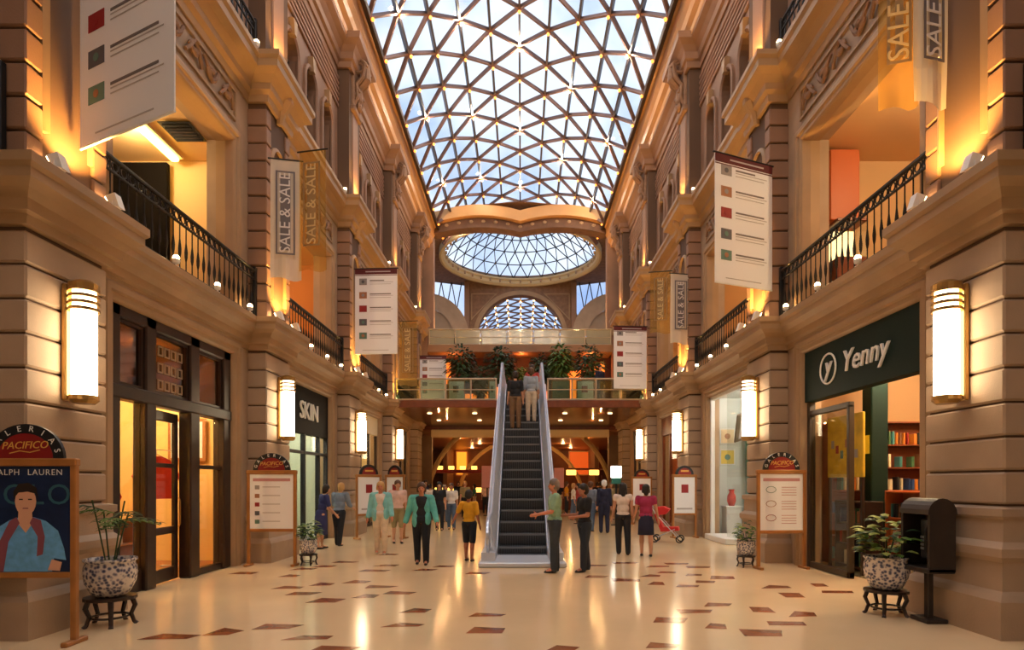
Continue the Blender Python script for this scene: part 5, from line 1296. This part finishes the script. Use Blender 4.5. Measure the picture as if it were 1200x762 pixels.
    if bottom in ('trousers', 'shorts'):
        bt.ell(S(0,0,.545), (.088*h*build+g,.064*h*build+g,.055*h))
        for i in range(2):
            p0, p1, p2 = legs[i]
            bt.cap(p0, .052*h*build+g, p1, .037*h+g)
            if bottom == 'trousers': bt.cap(p1, .037*h+g, p2 + V((0,0,.0)), .026*h+g*1.1)
        blob('trousers' if bottom == 'trousers' else 'shorts', bt, bot_m, t, voxel)
    elif bottom in ('skirt', 'dress'):
        zl = .30 if bottom == 'skirt' else .22
        bt.lathe([(.0,Z(.60)),(.07*h,Z(.60)),(.088*h,Z(.57)),(.104*h,Z(.50)),(.108*h,Z(.40)),(.112*h,Z(zl)),(.104*h,Z(zl)),(.0,Z(zl+.05))], n=20, sy=.86)
        o = bt.build('skirt', bot_m, t, True)
    for i, s in enumerate((-1, 1)):
        p2 = legs[i][2]; sh_ = MB(); sh_.cap(p2 + V((0,.012*h,-.024*h)), .02*h, p2 + V((0,-.085*h,-.028*h)), .0165*h); sh_.ell(p2 + V((0,-.04*h,-.034*h)), (.024*h,.075*h,.011*h))
        blob('shoe', sh_, mat('shoe_%d_%d_%d' % shoe, shoe, .5), t, max(voxel, .012), 1)
    hm = MB()
    if hair != 'bald':
        hm.ell(hc - fwd*.010*h + V((0,0,.026*h)), (.056*h,.058*h,.056*h)); hm.ell(hc - fwd*.024*h - V((0,0,.006*h)), (.056*h,.046*h,.052*h))
        if hair in ('long', 'bob'):
            n = .05 if hair == 'bob' else .13
            hm.cap(hc - fwd*.03*h, .044*h, hc - fwd*.035*h - V((0,0,n*h)), .036*h if hair == 'bob' else .028*h)
            for s in (-1, 1): hm.cap(hc + sd*s*.038*h - fwd*.004*h, .021*h, hc + sd*s*.046*h - fwd*.012*h - V((0,0,n*.7*h)), .015*h)
        blob('hair', hm, hair_m, t, max(voxel, .012))
    em_ = mat('eye_dark', (30, 22, 20), .3)
    for s in (-1, 1): MB().ell(hc + fwd*.0495*h + sd*s*.017*h + V((0,0,.004*h)), (.006*h,.006*h,.004*h), 6, 4).build('eye', em_, t)
    MB().ell(hc + fwd*.049*h - V((0,0,.032*h)), (.014*h,.006*h,.004*h), 8, 4).build('mouth', mat('lip', (168, 92, 84), .5), t)
    t['_arm'] = [list(arm[0][2]), list(arm[1][2])]
    return t, arm
def C(n, c): return mat('cloth_' + n, c, .85, noise=(9, .12))
Hd, Hb, Hl, Hg = mat('hair_dark', (34, 24, 20), .5), mat('hair_brown', (84, 54, 34), .5), mat('hair_blond', (196, 150, 90), .5), mat('hair_grey', (128, 112, 100), .5)
def G(px, py): p = ground(px, py); return (p.x, p.y)
# facing: 0 looks at the camera, 180 looks away, 90 looks to the right wall, -90 to the left wall
person('man in pale green polo shirt reaching out an arm beside the escalator', G(650, 671), 1.72, -85, 3, (0, 2), ((8, 4, 70), (18, 4, 62)), top_m=C('pale_green', (150, 186, 156)), sleeve=.36, bot_m=C('slate', (58, 64, 72)), hair='short', hair_m=Hg, skin=(208, 132, 100), build=1.15, voxel=.012)
person('person in black polo shirt and dark jeans reading beside the escalator', G(685, 670), 1.64, -70, 8, (0, 6), ((4, 4, 84), (6, 4, 78)), top_m=C('black', (30, 32, 38)), sleeve=.32, bot_m=C('dark_jeans', (44, 50, 60)), hair='short', hair_m=Hd, skin=(186, 122, 92), build=1.05, head_down=15, voxel=.012)
person('woman with long dark hair in white top and black trousers walking away', G(730, 650), 1.66, 178, 12, (0, 22), ((-6, 8, 10), (8, 8, 14)), top_m=C('ivory', (226, 210, 196)), sleeve=.1, bot_m=C('black', (30, 32, 38)), hair='long', hair_m=Hd, build=1.0)
person('woman in magenta top and navy skirt walking away', G(757, 652), 1.62, 176, 10, (0, 18), ((-4, 12, 14), (8, 10, 20)), top_m=C('magenta', (164, 46, 84)), sleeve=.2, bottom='skirt', bot_m=C('navy', (34, 36, 62)), hair='bob', hair_m=Hd, build=1.08)
person('man in dark navy clothes with a white cap further down the hall', G(708, 625), 1.74, 180, 6, (0, 8), top_m=C('navy', (34, 36, 62)), sleeve=.9, bot_m=C('navy', (34, 36, 62)), hair='short', hair_m=C('white_cap', (230, 228, 222)), voxel=.02)
person('person in grey blue shirt and jeans further down the hall', G(692, 623), 1.70, 150, 6, (0, 8), top_m=C('grey_blue', (120, 132, 150)), sleeve=.6, bot_m=C('jeans', (84, 104, 132)), hair='short', hair_m=Hb, voxel=.02)
person('woman in open turquoise cardigan over black clothes walking forward', G(494, 662), 1.66, 4, 9, (0, 14), ((-6, 16, 16), (8, 16, 20)), top_m=C('black', (30, 32, 38)), sleeve=.3, bot_m=C('black', (30, 32, 38)), jacket=C('turquoise', (96, 182, 176)), hair='bob', hair_m=Hb, skin=(200, 132, 100), build=1.12, voxel=.012)
person('woman in pale turquoise jacket and off-white trousers walking forward', G(446, 650), 1.68, 6, 8, (0, 12), ((-5, 12, 20), (8, 12, 24)), top_m=C('ivory', (226, 210, 196)), sleeve=.3, bot_m=C('sand', (222, 200, 170)), jacket=C('aqua', (132, 200, 200)), hair='bob', hair_m=Hl, skin=(206, 130, 96), build=1.05, shoe=(200, 180, 160))
person('man in pinkish shirt and khaki shorts behind the turquoise jacket', G(466, 637), 1.72, 20, 6, (0, 10), top_m=C('shell_pink', (226, 190, 176)), sleeve=.4, bottom='shorts', bot_m=C('khaki', (150, 136, 96)), hair='short', hair_m=Hb, build=1.08)
person('blond person in grey blue shirt and black trousers seen from behind', G(397, 640), 1.66, 165, 9, (0, 8), ((14, 10, 50), (14, 10, 50)), top_m=C('grey_blue', (120, 132, 150)), sleeve=.7, bot_m=C('black', (30, 32, 38)), hair='bob', hair_m=Hl, build=1.12, lean=8, head_down=20)
person('woman in navy dress stepping along the black fascia shop window', (-5.0, 14.9), 1.62, 130, 9, (0, 10), ((10, 8, 30), (16, 8, 40)), top_m=C('royal_navy', (48, 54, 104)), sleeve=.4, bottom='dress', bot_m=C('royal_navy', (48, 54, 104)), hair='bob', hair_m=Hd, lean=10, head_down=15)
person('boy in orange yellow shirt and black shorts leaning by the escalator', G(550, 658), 1.5, 165, 7, (0, 10), ((4, 8, 14), (12, 34, 10)), top_m=C('marigold', (222, 160, 34)), sleeve=.4, bottom='shorts', bot_m=C('black', (30, 32, 38)), hair='short', hair_m=Hd, skin=(170, 104, 74), lean=-4)
person('long haired person all in black beyond the turquoise cardigan', G(515, 622), 1.68, 0, 6, (0, 8), top_m=C('black', (30, 32, 38)), sleeve=.3, bot_m=C('black', (30, 32, 38)), hair='long', hair_m=Hd, voxel=.02)
person('woman in white top and blue jeans in the distance', G(529, 621), 1.64, 0, 8, (0, 10), top_m=C('white', (232, 226, 220)), sleeve=.4, bot_m=C('jeans', (84, 104, 132)), hair='bob', hair_m=Hb, voxel=.02)
# riders on the escalator
def on_step(i): return (12.0 + ES0 + (i+.45)*tread, (i+1)*rise_ + .012)
y, zz = on_step(12); person('man in black shirt and brown trousers riding the escalator up', (-.18, y), 1.74, 180, 0, (0, 0), top_m=C('black', (30, 32, 38)), sleeve=.4, bot_m=C('brown', (126, 96, 66)), hair='short', hair_m=Hd, z=zz)
y, zz = on_step(13); person('woman in pale blue shirt and beige trousers riding the escalator up', (.30, y), 1.68, 180, 0, (0, 0), top_m=C('pale_blue', (160, 172, 186)), sleeve=.6, bot_m=C('beige', (220, 200, 172)), hair='bob', hair_m=Hb, z=zz)
y, zz = on_step(14); person('person in red top near the head of the escalator', (.34, y), 1.6, 180, 0, (0, 0), top_m=C('brick_red', (176, 60, 52)), sleeve=.4, bot_m=C('dark_jeans', (44, 50, 60)), hair='short', hair_m=Hd, z=zz, voxel=.02)
person('person in dark blue jacket standing behind the bridge glass', (PX(703, 25.6), 25.6), 1.7, 30, 0, (0, 0), top_m=C('navy', (34, 36, 62)), sleeve=.9, bot_m=C('black', (30, 32, 38)), hair='short', hair_m=Hd, z=F2+.001, voxel=.02)
# crowd beyond the bridge
tops = [('white', (232, 226, 220)), ('brick_red', (176, 60, 52)), ('black', (30, 32, 38)), ('khaki', (150, 136, 96)), ('teal', (40, 120, 116)), ('shell_pink', (226, 190, 176)), ('navy', (34, 36, 62)), ('marigold', (222, 160, 34))]
bots = [('dark_jeans', (44, 50, 60)), ('black', (30, 32, 38)), ('jeans', (84, 104, 132)), ('beige', (220, 200, 172)), ('brown', (126, 96, 66))]
rp_ = random.Random(4); hn = [('short', Hd, 'short dark hair'), ('bob', Hb, 'brown bobbed hair'), ('long', Hd, 'long dark hair'), ('short', Hg, 'short grey hair'), ('bob', Hl, 'blond hair')]
used = set()
for i, px in enumerate((504, 521, 537, 545, 556, 569, 655, 664, 672, 678, 700, 716, 738, 745, 481, 742)):
    Yp = rp_.uniform(24, 34); tn, tcol = tops[i % 8]; bn, bc = bots[(i*2+i//5) % 5]; hk, hmm, hl = hn[(i*3) % 5]
    lab = 'distant walker in %s top and %s trousers with %s' % (tn.replace('_', ' '), bn.replace('_', ' '), hl)
    person(lab, (max(-4.4, min(4.4, PX(px, Yp))), Yp), rp_.uniform(1.58, 1.78), rp_.choice((0, 15, 180, 170, 90, -80)), rp_.uniform(3, 11), (0, 10), top_m=C(tn, tcol), sleeve=.4, bot_m=C(bn, bc), hair=hk, hair_m=hmm, voxel=.026, group='walkers beyond the bridge')
# shoulder bags
def bag(label, px, Y, z, m):
    t = thing('shoulder_bag', label, 'bag', (PX(px, Y), Y, z)); MB().bev(-.13,.13,-.05,.05,0,.22,.02).build('pouch', m, t); MB().tube([(-.11,0,.2),(-.06,0,.45),(0,.0,.56),(.06,0,.45),(.11,0,.2)], .01, 5).build('strap', m, t)
# ------------------------------------------------------------------ grow the figures: one continuous surface for each piece
for o, vx, sm, m in JOBS:
    r_ = o.modifiers.new('r', 'REMESH'); r_.mode = 'VOXEL'; r_.voxel_size = vx; r_.use_smooth_shade = True
    if sm: s_ = o.modifiers.new('s', 'SMOOTH'); s_.factor = .5; s_.iterations = sm
bpy.context.view_layer.update(); dg = bpy.context.evaluated_depsgraph_get()
done = []
for o, vx, sm, m in JOBS: done.append((o, bpy.data.meshes.new_from_object(o.evaluated_get(dg), depsgraph=dg), m))
for o, me, m in done:
    o.modifiers.clear(); o.data = me; me.materials.clear(); me.materials.append(m)
    for p in me.polygons: p.use_smooth = True
for o in SC.objects:
    if '_arm' in o: del o['_arm']
